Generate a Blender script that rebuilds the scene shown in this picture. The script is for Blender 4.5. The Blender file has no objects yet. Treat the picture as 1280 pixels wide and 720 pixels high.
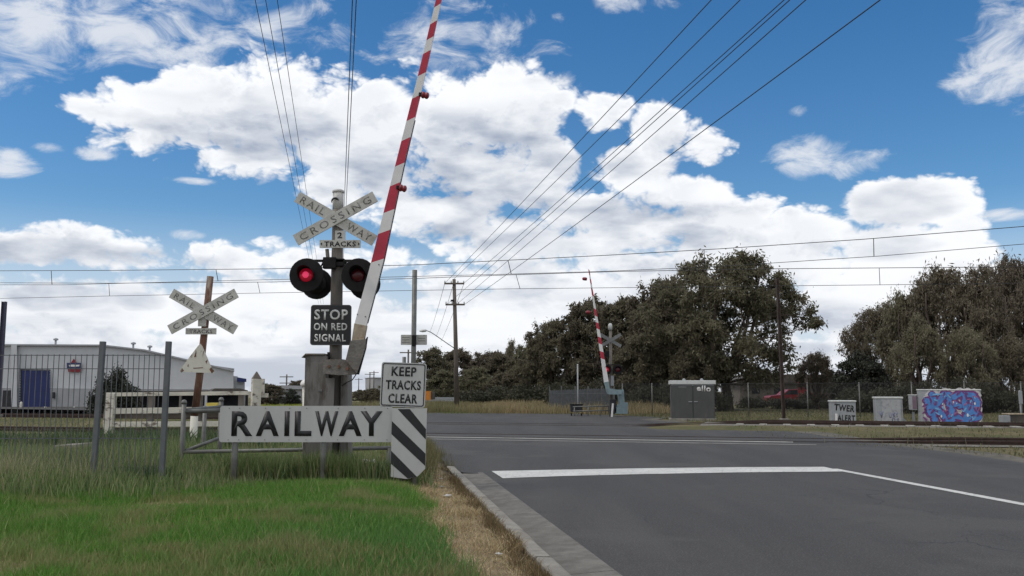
import bpy, bmesh, math, random
import numpy as np
from mathutils import Vector, Matrix

R = math.radians
sc = bpy.context.scene
COL = sc.collection

# ------------------------------------------------------------------ camera
CAM_Z = 1.25
F = 1150.0                      # focal length in pixels of a 1280 wide picture
PITCH = math.atan(129 / F)
cam_d = bpy.data.cameras.new('camera')
cam_d.sensor_width = 36
cam_d.lens = F / 1280 * 36
cam_d.clip_start = 0.1
cam_d.clip_end = 6000
cam = bpy.data.objects.new('camera', cam_d)
COL.objects.link(cam)
cam.location = (0, 0, CAM_Z)
cam.rotation_euler = (math.pi / 2 + PITCH, 0, 0)
sc.camera = cam
CP, SP = math.cos(PITCH), math.sin(PITCH)

def ray(px, py):
    u = (px - 640) / F; v = (360 - py) / F
    return Vector((u, CP - v * SP, SP + v * CP))
def W(px, py, Y):               # point at distance Y seen at a place of the photograph
    d = ray(px, py); t = Y / d.y
    return Vector((d.x * t, Y, CAM_Z + d.z * t))
def G(px, py, z=0.0):           # point on a level plane
    d = ray(px, py); t = (z - CAM_Z) / d.z
    return Vector((d.x * t, d.y * t, z))
def azel(px, py):
    d = ray(px, py).normalized()
    return math.atan2(d.x, d.y), math.asin(d.z)

# ------------------------------------------------------------------ sky, sun, exposure
SUN_EL, SUN_AZ = R(56), R(-105)         # azimuth clockwise from +Y
world = bpy.data.worlds.new('World')
sc.world = world
world.use_nodes = True
wn = world.node_tree; wn.nodes.clear()
def N(tree, t, **kw):
    n = tree.nodes.new(t)
    for k, v in kw.items(): setattr(n, k, v)
    return n
def math_node(tree, op, a, b=None, c=None, clamp=False):
    n = tree.nodes.new('ShaderNodeMath'); n.operation = op; n.use_clamp = clamp
    for i, v in enumerate((a, b, c)):
        if v is None: continue
        if isinstance(v, (int, float)): n.inputs[i].default_value = v
        else: tree.links.new(v, n.inputs[i])
    return n.outputs[0]
def sstep(tree, v, lo, hi):
    n = tree.nodes.new('ShaderNodeMapRange'); n.interpolation_type = 'SMOOTHSTEP'
    tree.links.new(v, n.inputs[0])
    n.inputs[1].default_value = lo; n.inputs[2].default_value = hi
    n.inputs[3].default_value = 0; n.inputs[4].default_value = 1
    return n.outputs[0]
def mixc(tree, f, a, b):
    n = tree.nodes.new('ShaderNodeMix'); n.data_type = 'RGBA'
    for s, v in ((0, f), (6, a), (7, b)):
        if isinstance(v, (int, float)): n.inputs[s].default_value = v
        elif isinstance(v, tuple): n.inputs[s].default_value = (*v, 1)
        else: tree.links.new(v, n.inputs[s])
    return n.outputs[2]

# cumulus heaps: centre and half-size as they stand in the sky, weight
CUMULUS = [
    (135, 143, 52, 30, 1), (190, 150, 80, 48, 1), (262, 130, 82, 52, 1), (345, 112, 72, 52, 1), (330, 170, 120, 52, 1),
    (440, 160, 110, 66, 1), (470, 225, 105, 48, .9), (560, 150, 100, 66, 1), (650, 128, 72, 46, 1), (620, 200, 98, 62, 1),
    (560, 262, 110, 40, .8), (690, 215, 36, 50, .8), (755, 142, 42, 30, .9), (825, 172, 58, 44, 1), (878, 183, 44, 28, 1),
    (795, 210, 60, 42, .9), (720, 270, 90, 40, .9), (850, 243, 62, 30, 1), (800, 290, 140, 45, 1), (930, 282, 90, 34, 1),
    (640, 300, 120, 40, .9), (900, 330, 200, 50, 1.1), (1000, 300, 100, 36, 1),
    (1088, 256, 36, 30, 1.2), (1130, 254, 60, 36, 1.4), (1186, 254, 44, 34, 1.3), (1208, 290, 28, 30, 1.1), (1130, 316, 100, 40, 1.3),
    (1130, 385, 200, 50, 1.2), (1262, 352, 46, 24, 1), (700, 370, 220, 50, 1), (1225, 450, 160, 60, 1),
    (60, 305, 110, 26, .62), (180, 318, 120, 22, .62), (300, 330, 90, 20, .6), (420, 330, 140, 30, .8), (110, 385, 230, 40, .95),
    (330, 385, 230, 45, 1), (300, 460, 420, 60, .95), (60, 450, 200, 60, .95), (560, 420, 160, 60, 1), (860, 450, 260, 60, 1),
]
# thin and small cloud
THIN = [(10, 204, 34, 16, .95), (120, 193, 24, 10, .8), (240, 226, 30, 5, .8), (237, 293, 22, 8, .8), (996, 140, 15, 9, .7),
    (1010, 196, 50, 25, .85), (1072, 202, 34, 16, .6), (790, 2, 46, 16, .6), (62, 186, 16, 6, .5), (700, 20, 12, 8, .4),
    (30, 22, 90, 40, .9), (130, 40, 90, 40, .75), (215, 50, 120, 44, .55), (320, 20, 100, 36, .45), (10, 90, 50, 24, .5), (575, 60, 90, 44, .42), (690, 105, 40, 12, .5),
    (1262, 78, 56, 46, .8), (1235, 100, 40, 26, .55), (1265, 30, 40, 40, .5), (1240, 270, 60, 6, .5)]
# parts of the heaps that stand in other clouds' shade
GREYS = [(600, 212, 130, 60, 1.15), (480, 222, 120, 44, 1.0), (330, 172, 150, 34, .7), (830, 190, 60, 26, .45), (560, 280, 90, 22, .7), (640, 262, 90, 30, 1.1), (590, 225, 70, 40, .6), (700, 300, 110, 26, .9), (775, 262, 80, 20, 1.2), (840, 262, 50, 14, .7), (880, 300, 60, 20, .7),
         (1142, 254, 52, 24, .62), (1080, 305, 60, 14, .3), (85, 372, 80, 20, 1.3), (165, 376, 40, 14, 1.2), (40, 320, 80, 16, .9), (240, 380, 22, 12, .8),
         (150, 320, 130, 12, .6), (640, 370, 110, 14, .5), (1015, 400, 70, 26, 1.2), (1000, 440, 60, 14, 1), (420, 200, 120, 26, .5), (300, 170, 60, 18, .35), (730, 390, 60, 14, .5)]

def blob_field(tree, vec, blobs, start):
    out = start
    for (cx, cy, rx, ry, w) in blobs:
        a, e = azel(cx, cy)
        m = tree.nodes.new('ShaderNodeVectorMath'); m.operation = 'MULTIPLY_ADD'
        tree.links.new(vec, m.inputs[0])
        kx, ky = F / rx, F / ry
        m.inputs[1].default_value = (kx, ky, 0)
        m.inputs[2].default_value = (-a * kx, -e * ky, 0)
        d = tree.nodes.new('ShaderNodeVectorMath'); d.operation = 'DOT_PRODUCT'
        tree.links.new(m.outputs[0], d.inputs[0]); tree.links.new(m.outputs[0], d.inputs[1])
        v = math_node(tree, 'MULTIPLY_ADD', d.outputs['Value'], -w, w)
        if out is None: out = v
        else:
            s = tree.nodes.new('ShaderNodeMath'); s.operation = 'SMOOTH_MAX'
            s.inputs[2].default_value = .25
            if isinstance(out, (int, float)): s.inputs[0].default_value = out
            else: tree.links.new(out, s.inputs[0])
            tree.links.new(v, s.inputs[1]); out = s.outputs[0]
    return out

dg_ = bpy.data.node_groups.new('cloud_density', 'ShaderNodeTree')
dg_.interface.new_socket('P', in_out='INPUT', socket_type='NodeSocketVector')
dg_.interface.new_socket('D', in_out='OUTPUT', socket_type='NodeSocketFloat')
gi = dg_.nodes.new('NodeGroupInput'); go = dg_.nodes.new('NodeGroupOutput')
P_ = gi.outputs[0]
bf = blob_field(dg_, P_, [(a, b, c, d, e * 1.55) for a, b, c, d, e in CUMULUS], -1.3)
# the part of the sky outside the photograph: broken cloud, cover raised to brighten the scene
sp_ = N(dg_, 'ShaderNodeSeparateXYZ'); dg_.links.new(P_, sp_.inputs[0])
nz = N(dg_, 'ShaderNodeTexNoise'); nz.inputs['Scale'].default_value = 2.6; nz.inputs['Detail'].default_value = 2
dg_.links.new(P_, nz.inputs['Vector'])
outside = math_node(dg_, 'MAXIMUM', sstep(dg_, math_node(dg_, 'ABSOLUTE', sp_.outputs[0]), .60, .85), sstep(dg_, sp_.outputs[1], .45, .75))
broken = math_node(dg_, 'MULTIPLY_ADD', nz.outputs['Fac'], 3.2, -.35)
broken = math_node(dg_, 'ADD', broken, math_node(dg_, 'MULTIPLY_ADD', outside, 3.0, -3.0))
bf = math_node(dg_, 'MAXIMUM', bf, broken)
mp = N(dg_, 'ShaderNodeVectorMath', operation='MULTIPLY'); mp.inputs[1].default_value = (1, 1.45, 1)
dg_.links.new(P_, mp.inputs[0])
n1 = N(dg_, 'ShaderNodeTexNoise'); n1.inputs['Scale'].default_value = 15; n1.inputs['Detail'].default_value = 8
n1.inputs['Roughness'].default_value = .52; n1.inputs['Distortion'].default_value = .35
dg_.links.new(mp.outputs[0], n1.inputs['Vector'])
vo = N(dg_, 'ShaderNodeTexVoronoi'); vo.inputs['Scale'].default_value = 17; vo.inputs['Detail'].default_value = 3
vo.inputs['Roughness'].default_value = .6; vo.inputs['Lacunarity'].default_value = 2.3
wv = N(dg_, 'ShaderNodeVectorMath', operation='MULTIPLY_ADD'); dg_.links.new(n1.outputs['Color'], wv.inputs[0])
wv.inputs[1].default_value = (.05, .05, 0); dg_.links.new(mp.outputs[0], wv.inputs[2]); dg_.links.new(wv.outputs[0], vo.inputs['Vector'])
d_ = math_node(dg_, 'ADD', bf, math_node(dg_, 'MULTIPLY_ADD', n1.outputs['Fac'], 3.6, -1.9))
d_ = math_node(dg_, 'ADD', d_, math_node(dg_, 'MULTIPLY_ADD', vo.outputs['Distance'], -1.3, 1.45))
dg_.links.new(d_, go.inputs[0])

tc = N(wn, 'ShaderNodeTexCoord')
nrm = N(wn, 'ShaderNodeVectorMath', operation='NORMALIZE'); wn.links.new(tc.outputs['Generated'], nrm.inputs[0])
sx = N(wn, 'ShaderNodeSeparateXYZ'); wn.links.new(nrm.outputs[0], sx.inputs[0])
az = math_node(wn, 'ARCTAN2', sx.outputs[0], sx.outputs[1])
el = math_node(wn, 'ARCSINE', sx.outputs[2])
cv = N(wn, 'ShaderNodeCombineXYZ'); wn.links.new(az, cv.inputs[0]); wn.links.new(el, cv.inputs[1])
g1 = N(wn, 'ShaderNodeGroup', node_tree=dg_); wn.links.new(cv.outputs[0], g1.inputs[0])
off = N(wn, 'ShaderNodeVectorMath', operation='ADD'); off.inputs[1].default_value = (-.008, .020, 0)
wn.links.new(cv.outputs[0], off.inputs[0])
g2 = N(wn, 'ShaderNodeGroup', node_tree=dg_); wn.links.new(off.outputs[0], g2.inputs[0])
D1, D2 = g1.outputs[0], g2.outputs[0]
mask = sstep(wn, D1, -.16, .62)
core = sstep(wn, D1, .25, 1.5)
under = math_node(wn, 'MULTIPLY_ADD', math_node(wn, 'SUBTRACT', D2, D1), .55, .12, clamp=True)     # more cloud above than here: an underside
nb = N(wn, 'ShaderNodeTexNoise'); nb.inputs['Scale'].default_value = 9; nb.inputs['Detail'].default_value = 5
mb_ = N(wn, 'ShaderNodeVectorMath', operation='MULTIPLY'); mb_.inputs[1].default_value = (1, 2.6, 1)
wn.links.new(cv.outputs[0], mb_.inputs[0]); wn.links.new(mb_.outputs[0], nb.inputs['Vector'])
soft = sstep(wn, nb.outputs['Fac'], .46, .68)
gfield = blob_field(wn, cv.outputs[0], GREYS, -.8)
gsum = math_node(wn, 'ADD', gfield, math_node(wn, 'MULTIPLY_ADD', nb.outputs['Fac'], 5.6, -2.8))
gsh = sstep(wn, gsum, -.55, 1.05)
# low layer near the horizon: grey blue streaks
low = sstep(wn, el, .16, .03)
ns = N(wn, 'ShaderNodeTexNoise'); ns.inputs['Scale'].default_value = 3.2; ns.inputs['Detail'].default_value = 6
ms_ = N(wn, 'ShaderNodeVectorMath', operation='MULTIPLY'); ms_.inputs[1].default_value = (1, 9, 1)
wn.links.new(cv.outputs[0], ms_.inputs[0]); wn.links.new(ms_.outputs[0], ns.inputs['Vector'])
streak = math_node(wn, 'MULTIPLY', low, sstep(wn, ns.outputs['Fac'], .36, .60))
shade = math_node(wn, 'MULTIPLY', core, math_node(wn, 'MULTIPLY_ADD', soft, .46, .20))
shade = math_node(wn, 'ADD', shade, math_node(wn, 'MULTIPLY', under, .6))
shade = math_node(wn, 'MAXIMUM', shade, math_node(wn, 'MULTIPLY', streak, .72), clamp=True)
# heaps that stand in full sun
LITS = [(1140, 262, 120, 62, 1), (1190, 300, 90, 50, 1), (1120, 340, 140, 46, .9), (800, 236, 40, 14, .8), (690, 306, 60, 20, .8), (890, 240, 40, 14, .8), (960, 290, 40, 12, .8),
        (250, 395, 170, 34, 1), (60, 345, 40, 14, .6), (380, 370, 60, 20, .7), (600, 410, 90, 40, .9), (700, 400, 60, 30, .7), (200, 100, 60, 16, .4), (1010, 450, 50, 20, .6), (320, 80, 80, 22, .6), (580, 108, 130, 26, .7), (150, 128, 70, 18, .6)]
lf = blob_field(wn, cv.outputs[0], LITS, -.8)
lit_ = sstep(wn, math_node(wn, 'ADD', lf, math_node(wn, 'MULTIPLY_ADD', nb.outputs['Fac'], 4.0, -2.0)), -.3, .8)
nf = N(wn, 'ShaderNodeTexNoise'); nf.inputs['Scale'].default_value = 22; nf.inputs['Detail'].default_value = 6
wn.links.new(mb_.outputs[0], nf.inputs['Vector'])
greyed = math_node(wn, 'MULTIPLY', gsh, math_node(wn, 'MULTIPLY_ADD', nf.outputs['Fac'], 1.5, -.05))
shade = math_node(wn, 'MULTIPLY', shade, math_node(wn, 'MULTIPLY_ADD', lit_, -.85, 1.0))
shade = math_node(wn, 'MAXIMUM', shade, math_node(wn, 'MULTIPLY', greyed, math_node(wn, 'MULTIPLY_ADD', lit_, -.35, 1.0)))
sky = N(wn, 'ShaderNodeTexSky', sky_type='NISHITA')
sky.sun_disc = False; sky.sun_elevation = SUN_EL; sky.sun_rotation = SUN_AZ
sky.air_density = 1.0; sky.dust_density = .35; sky.ozone_density = 3.0
CLOUD_LIT, CLOUD_SHADE = (10.1, 10.25, 10.5), (3.9, 4.5, 5.6)
ccol = mixc(wn, shade, CLOUD_LIT, CLOUD_SHADE)
hs = N(wn, 'ShaderNodeHueSaturation'); hs.inputs['Saturation'].default_value = 1.32; hs.inputs['Value'].default_value = 1.12
wn.links.new(sky.outputs[0], hs.inputs['Color'])
# thin cloud lets the blue through
tn = N(wn, 'ShaderNodeTexNoise'); tn.inputs['Scale'].default_value = 16; tn.inputs['Detail'].default_value = 9; tn.inputs['Roughness'].default_value = .62
tn.inputs['Distortion'].default_value = .6
tm = N(wn, 'ShaderNodeVectorMath', operation='MULTIPLY'); tm.inputs[1].default_value = (1, 2.0, 1)
wn.links.new(cv.outputs[0], tm.inputs[0]); wn.links.new(tm.outputs[0], tn.inputs['Vector'])
tf = blob_field(wn, cv.outputs[0], THIN, -1.2)
tmask = math_node(wn, 'MULTIPLY', sstep(wn, math_node(wn, 'ADD', tf, math_node(wn, 'MULTIPLY_ADD', tn.outputs['Fac'], 4.0, -2.1)), -.25, 1.0), .85)
thinned = mixc(wn, tmask, hs.outputs[0], (8.2, 8.5, 9.0))
veil = math_node(wn, 'MULTIPLY', sstep(wn, el, .20, .06), .75)
thinned = mixc(wn, veil, thinned, (6.6, 7.4, 8.7))
full = mixc(wn, mask, thinned, ccol)
bg = N(wn, 'ShaderNodeBackground'); bg.inputs[1].default_value = .10
wn.links.new(full, bg.inputs[0])
wo = N(wn, 'ShaderNodeOutputWorld'); wn.links.new(bg.outputs[0], wo.inputs[0])
world.cycles.sampling_method = 'MANUAL'; world.cycles.sample_map_resolution = 512

sun_d = bpy.data.lights.new('sun', 'SUN'); sun_d.energy = 1.5; sun_d.angle = R(16); sun_d.color = (1, .93, .84)
sun = bpy.data.objects.new('sun', sun_d); COL.objects.link(sun)
sdir = Vector((math.sin(SUN_AZ) * math.cos(SUN_EL), math.cos(SUN_AZ) * math.cos(SUN_EL), math.sin(SUN_EL)))
sun.rotation_euler = sdir.to_track_quat('Z', 'Y').to_euler(); sun.location = sdir * 50

vs = sc.view_settings
vs.view_transform = 'Standard'; vs.look = 'None'; vs.gamma = 1; vs.use_curve_mapping = False
vs.exposure = 0.0
sc.cycles.max_bounces = 6; sc.cycles.transparent_max_bounces = 16
sc.cycles.use_denoising = True

# ------------------------------------------------------------------ helpers
rng = random.Random(7)
nrg = np.random.default_rng(11)

def link_mesh(name, me, mat, parent=None, loc=(0, 0, 0), rotz=0):
    o = bpy.data.objects.new(name, me); COL.objects.link(o)
    if mat is not None and len(me.materials) == 0:
        me.materials.append(mat)
    if parent is not None: o.parent = parent
    o.location = loc; o.rotation_euler = (0, 0, rotz)
    return o
def tag(o, label=None, cat=None, group=None, kind=None):
    if label: o['label'] = label
    if cat: o['category'] = cat
    if group: o['group'] = group
    if kind: o['kind'] = kind
    return o
def thing(name, label, cat, loc=(0, 0, 0), rotz=0, group=None):
    o = bpy.data.objects.new(name, None); COL.objects.link(o)
    o.empty_display_size = .2
    o.location = loc; o.rotation_euler = (0, 0, rotz)
    return tag(o, label, cat, group)
def copy_tree(o, parent=None):
    c = o.copy(); COL.objects.link(c); c.parent = parent
    for ch in list(o.children): copy_tree(ch, c)
    return c

class MB:
    """collects shapes and links them as one mesh object"""
    def __init__(self): self.bm = bmesh.new()
    def box(self, c, s, rot=None, bevel=0):
        r = bmesh.ops.create_cube(self.bm, size=1)
        vs_ = r['verts']
        m = Matrix.Translation(c) @ (rot.to_4x4() if rot is not None else Matrix.Identity(4)) @ Matrix.Diagonal((*s, 1))
        bmesh.ops.transform(self.bm, matrix=m, verts=vs_)
        if bevel:
            es = list({e for v in vs_ for e in v.link_edges})
            bmesh.ops.bevel(self.bm, geom=es, offset=bevel, segments=2, affect='EDGES', profile=.6)
        return self
    def bar(self, a, b, w, d, bevel=0, up=Vector((0, 0, 1))):
        """a square bar from a to b: w across, d deep"""
        a, b = Vector(a), Vector(b); z = (b - a).normalized()
        y = Vector((0, 1, 0)) if abs(z.y) < .9 else Vector((1, 0, 0))
        x = y.cross(z).normalized(); y = z.cross(x).normalized()
        rot = Matrix((x, y, z)).transposed()
        return self.box((a + b) / 2, (w, d, (b - a).length), rot, bevel)
    def cyl(self, a, b, r0, r1=None, n=12, caps=True):
        a, b = Vector(a), Vector(b); r1 = r0 if r1 is None else r1
        z = (b - a).normalized()
        x = z.orthogonal().normalized(); y = z.cross(x)
        rings = []
        for p, r in ((a, r0), (b, r1)):
            rings.append([self.bm.verts.new(p + (x * math.cos(t) + y * math.sin(t)) * r) for t in (2 * math.pi * i / n for i in range(n))])
        for i in range(n):
            f = self.bm.faces.new((rings[0][i], rings[0][(i + 1) % n], rings[1][(i + 1) % n], rings[1][i])); f.smooth = n > 7
        if caps:
            self.bm.faces.new(rings[0][::-1]); self.bm.faces.new(rings[1])
        return self
    def tube(self, pts, r, n=8, caps=True):
        pts = [Vector(p) for p in pts]
        rs = r if isinstance(r, (list, tuple)) else [r] * len(pts)
        prev = None; rings = []
        for i, p in enumerate(pts):
            t = (pts[min(i + 1, len(pts) - 1)] - pts[max(i - 1, 0)]).normalized()
            if prev is None: x = t.orthogonal().normalized()
            else: x = (prev - t * prev.dot(t)).normalized()
            prev = x; y = t.cross(x)
            rings.append([self.bm.verts.new(p + (x * math.cos(q) + y * math.sin(q)) * rs[i]) for q in (2 * math.pi * k / n for k in range(n))])
        for a, b in zip(rings, rings[1:]):
            for k in range(n):
                f = self.bm.faces.new((a[k], a[(k + 1) % n], b[(k + 1) % n], b[k])); f.smooth = n > 4
        if caps:
            self.bm.faces.new(rings[0][::-1]); self.bm.faces.new(rings[-1])
        return self
    def prism(self, pts, y0, y1):
        """outline of (x, z) points given depth along y"""
        if sum(a[0] * b[1] - b[0] * a[1] for a, b in zip(pts, pts[1:] + pts[:1])) < 0: pts = pts[::-1]
        A = [self.bm.verts.new((x, y0, z)) for x, z in pts]; B = [self.bm.verts.new((x, y1, z)) for x, z in pts]
        n = len(pts)
        self.bm.faces.new(A); self.bm.faces.new(B[::-1])
        for i in range(n): self.bm.faces.new((A[(i + 1) % n], A[i], B[i], B[(i + 1) % n]))
        return self
    def lathe(self, prof, a, axis, n=24):
        """profile of (distance along the axis, radius) turned round the axis"""
        a = Vector(a); z = Vector(axis).normalized(); x = z.orthogonal().normalized(); y = z.cross(x)
        rings = [[self.bm.verts.new(a + z * h + (x * math.cos(t) + y * math.sin(t)) * r) for t in (2 * math.pi * i / n for i in range(n))] for h, r in prof]
        for p, q in zip(rings, rings[1:]):
            for i in range(n):
                f = self.bm.faces.new((p[i], p[(i + 1) % n], q[(i + 1) % n], q[i])); f.smooth = True
        self.bm.faces.new(rings[0][::-1]); self.bm.faces.new(rings[-1])
        return self
    def build(self, name, mat, parent=None, loc=(0, 0, 0), rotz=0, rot=None):
        bmesh.ops.recalc_face_normals(self.bm, faces=self.bm.faces)
        me = bpy.data.meshes.new(name); self.bm.to_mesh(me); self.bm.free()
        o = link_mesh(name, me, mat, parent, loc, rotz)
        if rot: o.rotation_euler = rot
        return o

def rrect(w, h, r, n=5, cx=0, cz=0):
    pts = []
    for sx_, sz_, a0 in ((1, 1, 0), (-1, 1, 90), (-1, -1, 180), (1, -1, 270)):
        for i in range(n + 1):
            a = R(a0 + 90 * i / n)
            pts.append((cx + sx_ * (w / 2 - r) + r * math.cos(a), cz + sz_ * (h / 2 - r) + r * math.sin(a)))
    return pts

def lettering(name, lines, y, mat, parent, bold=.02, depth=.0015, name_rot=None):
    """lines: (text, width, height, centre x, centre z[, slant]) set upright on the plane y, facing -y; one mesh"""
    bm = bmesh.new()
    for ln in lines:
        txt, w, h, cx, cz = ln[:5]
        ang = ln[5] if len(ln) > 5 else 0
        cu = bpy.data.curves.new('text', 'FONT'); cu.body = txt; cu.offset = bold; cu.extrude = .0
        cu.space_character = ln[6] if len(ln) > 6 else 1.12; cu.resolution_u = 3
        ob = bpy.data.objects.new('text', cu); COL.objects.link(ob)
        dgp = bpy.context.evaluated_depsgraph_get()
        me = bpy.data.meshes.new_from_object(ob.evaluated_get(dgp))
        bpy.data.objects.remove(ob); bpy.data.curves.remove(cu)
        n = len(me.vertices); co = np.empty(n * 3, np.float32); me.vertices.foreach_get('co', co); co = co.reshape(-1, 3)
        lo, hi = co.min(0), co.max(0)
        co = (co - (lo + hi) / 2) / (hi - lo + 1e-9)
        X = co[:, 0] * w; Z = co[:, 1] * h
        ca, sa = math.cos(ang), math.sin(ang)
        out = np.stack([cx + X * ca - Z * sa, np.full(n, y), cz + X * sa + Z * ca], 1)
        me.vertices.foreach_set('co', out.astype(np.float32).ravel())
        bm.from_mesh(me); bpy.data.meshes.remove(me)
    ext = bmesh.ops.extrude_face_region(bm, geom=list(bm.faces))
    bmesh.ops.translate(bm, vec=(0, -depth, 0), verts=[v for v in ext['geom'] if isinstance(v, bmesh.types.BMVert)])
    bmesh.ops.recalc_face_normals(bm, faces=bm.faces)
    me = bpy.data.meshes.new(name); bm.to_mesh(me); bm.free()
    return link_mesh(name, me, mat, parent)

# ------------------------------------------------------------------ materials
MATS = {}
def mat(name, col, rough=.6, var=.25, scale=6, detail=6, metal=0, bump=0, bscale=None, dirt=None, dscale=2.5, dlo=.52, dhi=.68, stretch=(1, 1, 1), spec=.4):
    """a principled surface whose colour wanders by var and that may carry patches of dirt, rust or wear"""
    m = bpy.data.materials.new(name); m.use_nodes = True
    t = m.node_tree; b = t.nodes['Principled BSDF']
    tcn = t.nodes.new('ShaderNodeTexCoord')
    mpn = t.nodes.new('ShaderNodeMapping'); mpn.inputs['Scale'].default_value = stretch
    t.links.new(tcn.outputs['Object'], mpn.inputs['Vector'])
    no = t.nodes.new('ShaderNodeTexNoise'); no.inputs['Scale'].default_value = scale; no.inputs['Detail'].default_value = detail
    no.inputs['Roughness'].default_value = .62
    t.links.new(mpn.outputs[0], no.inputs['Vector'])
    f = sstep(t, no.outputs['Fac'], .3, .7)
    lo = tuple(c * (1 - var) for c in col); hi = tuple(min(1, c * (1 + var)) for c in col)
    c = mixc(t, f, lo, hi)
    if dirt:
        nd = t.nodes.new('ShaderNodeTexNoise'); nd.inputs['Scale'].default_value = dscale; nd.inputs['Detail'].default_value = 8
        nd.inputs['Roughness'].default_value = .68
        t.links.new(mpn.outputs[0], nd.inputs['Vector'])
        c = mixc(t, sstep(t, nd.outputs['Fac'], dlo, dhi), c, dirt)
    t.links.new(c, b.inputs['Base Color'])
    b.inputs['Roughness'].default_value = rough; b.inputs['Metallic'].default_value = metal
    b.inputs['Specular IOR Level'].default_value = spec
    if bump:
        bn = t.nodes.new('ShaderNodeTexNoise'); bn.inputs['Scale'].default_value = bscale or scale * 4; bn.inputs['Detail'].default_value = 8
        t.links.new(mpn.outputs[0], bn.inputs['Vector'])
        bp = t.nodes.new('ShaderNodeBump'); bp.inputs['Strength'].default_value = bump; bp.inputs['Distance'].default_value = .02
        t.links.new(bn.outputs['Fac'], bp.inputs['Height']); t.links.new(bp.outputs[0], b.inputs['Normal'])
    MATS[name] = m
    return m

M_sign = mat('sign_white', (.435, .44, .435), .45, .07, 3, dirt=(.33, .325, .30), dscale=4, dlo=.55, dhi=.8, stretch=(1, 1, .4))
M_blade = mat('old_sign_white', (.46, .46, .43), .5, .1, 5, dirt=(.30, .29, .25), dscale=7, dlo=.48, dhi=.72)
M_black = mat('sign_black', (.018, .018, .020), .5, .2, 5)
M_paleletter = mat('sign_letter', (.62, .62, .60), .5, .08, 8, dirt=(.35, .35, .34), dscale=20, dlo=.55, dhi=.75)
M_fadedletter = mat('faded_letter', (.165, .165, .155), .6, .3, 9, dirt=(.3, .3, .28), dscale=14, dlo=.56, dhi=.72)
M_pole = mat('weathered_post', (.15, .135, .12), .75, .25, 4, bump=.3, bscale=30, dirt=(.20, .185, .165), dscale=5, dlo=.5, dhi=.7, stretch=(1, 1, .15))
M_cap = mat('grey_cap', (.48, .48, .47), .55, .12, 5, dirt=(.2, .2, .19), dscale=6)
M_lamp = mat('lamp_black', (.013, .012, .013), .7, .3, 6, spec=.2)
M_housing = mat('mechanism_grey', (.165, .157, .145), .75, .16, 4, bump=.25, bscale=25, dirt=(.085, .073, .062), dscale=4.5, dlo=.47, dhi=.66, stretch=(1.5, 1.5, .32))
M_counter = mat('counterweight', (.165, .152, .137), .75, .2, 7, bump=.4, bscale=30, dirt=(.12, .09, .07), dscale=6, dlo=.5, dhi=.66)
M_boomwhite = mat('boom_white', (.68, .67, .66), .45, .05, 4, dirt=(.48, .46, .44), dscale=3, dlo=.60, dhi=.82)
M_boomred = mat('boom_red', (.42, .026, .055), .45, .14, 5, dirt=(.45, .10, .10), dscale=12, dlo=.62, dhi=.75)
M_brownpatch = mat('boom_bracket', (.36, .30, .22), .65, .18, 8, dirt=(.22, .16, .10), dscale=10)
M_steel = mat('galvanised', (.135, .137, .130), .5, .18, 8, metal=.3, dirt=(.10, .10, .09), dscale=7, dlo=.55, dhi=.7)
M_fencegrey = mat('fence_grey', (.115, .123, .132), .55, .15, 6, metal=.2)
M_rust = mat('rusty_steel', (.13, .062, .04), .8, .35, 5, bump=.3, bscale=40, dirt=(.26, .22, .18), dscale=6, dlo=.5, dhi=.68, stretch=(1, 1, .3))
M_peel = mat('peeling_white', (.58, .57, .50), .65, .07, 5, bump=.25, bscale=24, dirt=(.20, .16, .12), dscale=5.5, dlo=.57, dhi=.64, stretch=(1, 1, .5))
M_peelwood = mat('peeling_timber', (.55, .53, .46), .75, .12, 5, bump=.3, bscale=24, dirt=(.15, .125, .10), dscale=5.5, dlo=.53, dhi=.63, stretch=(.5, 1, 1))
M_crossarm = mat('timber_grey', (.12, .10, .085), .8, .25, 3, stretch=(1, 1, .2))
M_wire = mat('cable', (.03, .03, .034), .5, .1, 3)
M_wood = mat('bark', (.070, .052, .042), .9, .35, 3, bump=.5, bscale=14, dirt=(.15, .13, .11), dscale=4, dlo=.52, dhi=.7, stretch=(1, 1, .3))
M_concrete = mat('concrete', (.235, .222, .195), .85, .16, 5, bump=.7, bscale=38, dirt=(.13, .118, .10), dscale=3.2, dlo=.48, dhi=.72)
M_gutter = mat('gutter_concrete', (.150, .142, .128), .88, .22, 6, bump=.6, bscale=60, dirt=(.10, .093, .082), dscale=2.0, dlo=.42, dhi=.7)
M_line = mat('line_paint', (.52, .52, .50), .65, .12, 2, bump=.3, bscale=60, dirt=(.16, .158, .152), dscale=15, dlo=.545, dhi=.67)
M_rail = mat('rail_steel', (.055, .035, .028), .6, .25, 6, metal=.4)
M_sleeper = mat('sleeper', (.34, .33, .30), .9, .2, 5, bump=.3, dirt=(.2, .17, .14), dscale=5)
M_cabgrey = mat('cabinet_grey', (.066, .067, .066), .5, .1, 4, dirt=(.095, .092, .086), dscale=3, dlo=.56, dhi=.75, stretch=(1, 1, .4))
M_cabpale = mat('cabinet_pale', (.30, .315, .33), .6, .1, 5, dirt=(.20, .205, .215), dscale=5, dlo=.48, dhi=.68)
M_cablid = mat('cabinet_lid', (.55, .56, .55), .5, .08, 5)
M_spraywhite = mat('spray_white', (.68, .67, .66), .5, .05, 8)
M_sprayblack = mat('spray_black', (.02, .02, .022), .5, .1, 8)
M_sprayblue = mat('spray_blue', (.075, .20, .50), .5, .15, 5)
M_spraypurple = mat('spray_purple', (.145, .045, .17), .5, .25, 7)
M_skyblue = mat('mech_blue', (.20, .27, .29), .55, .12, 5, dirt=(.16, .24, .26), dscale=6)
M_wall = mat('cladding', (.50, .51, .525), .6, .04, 1.5)
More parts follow.
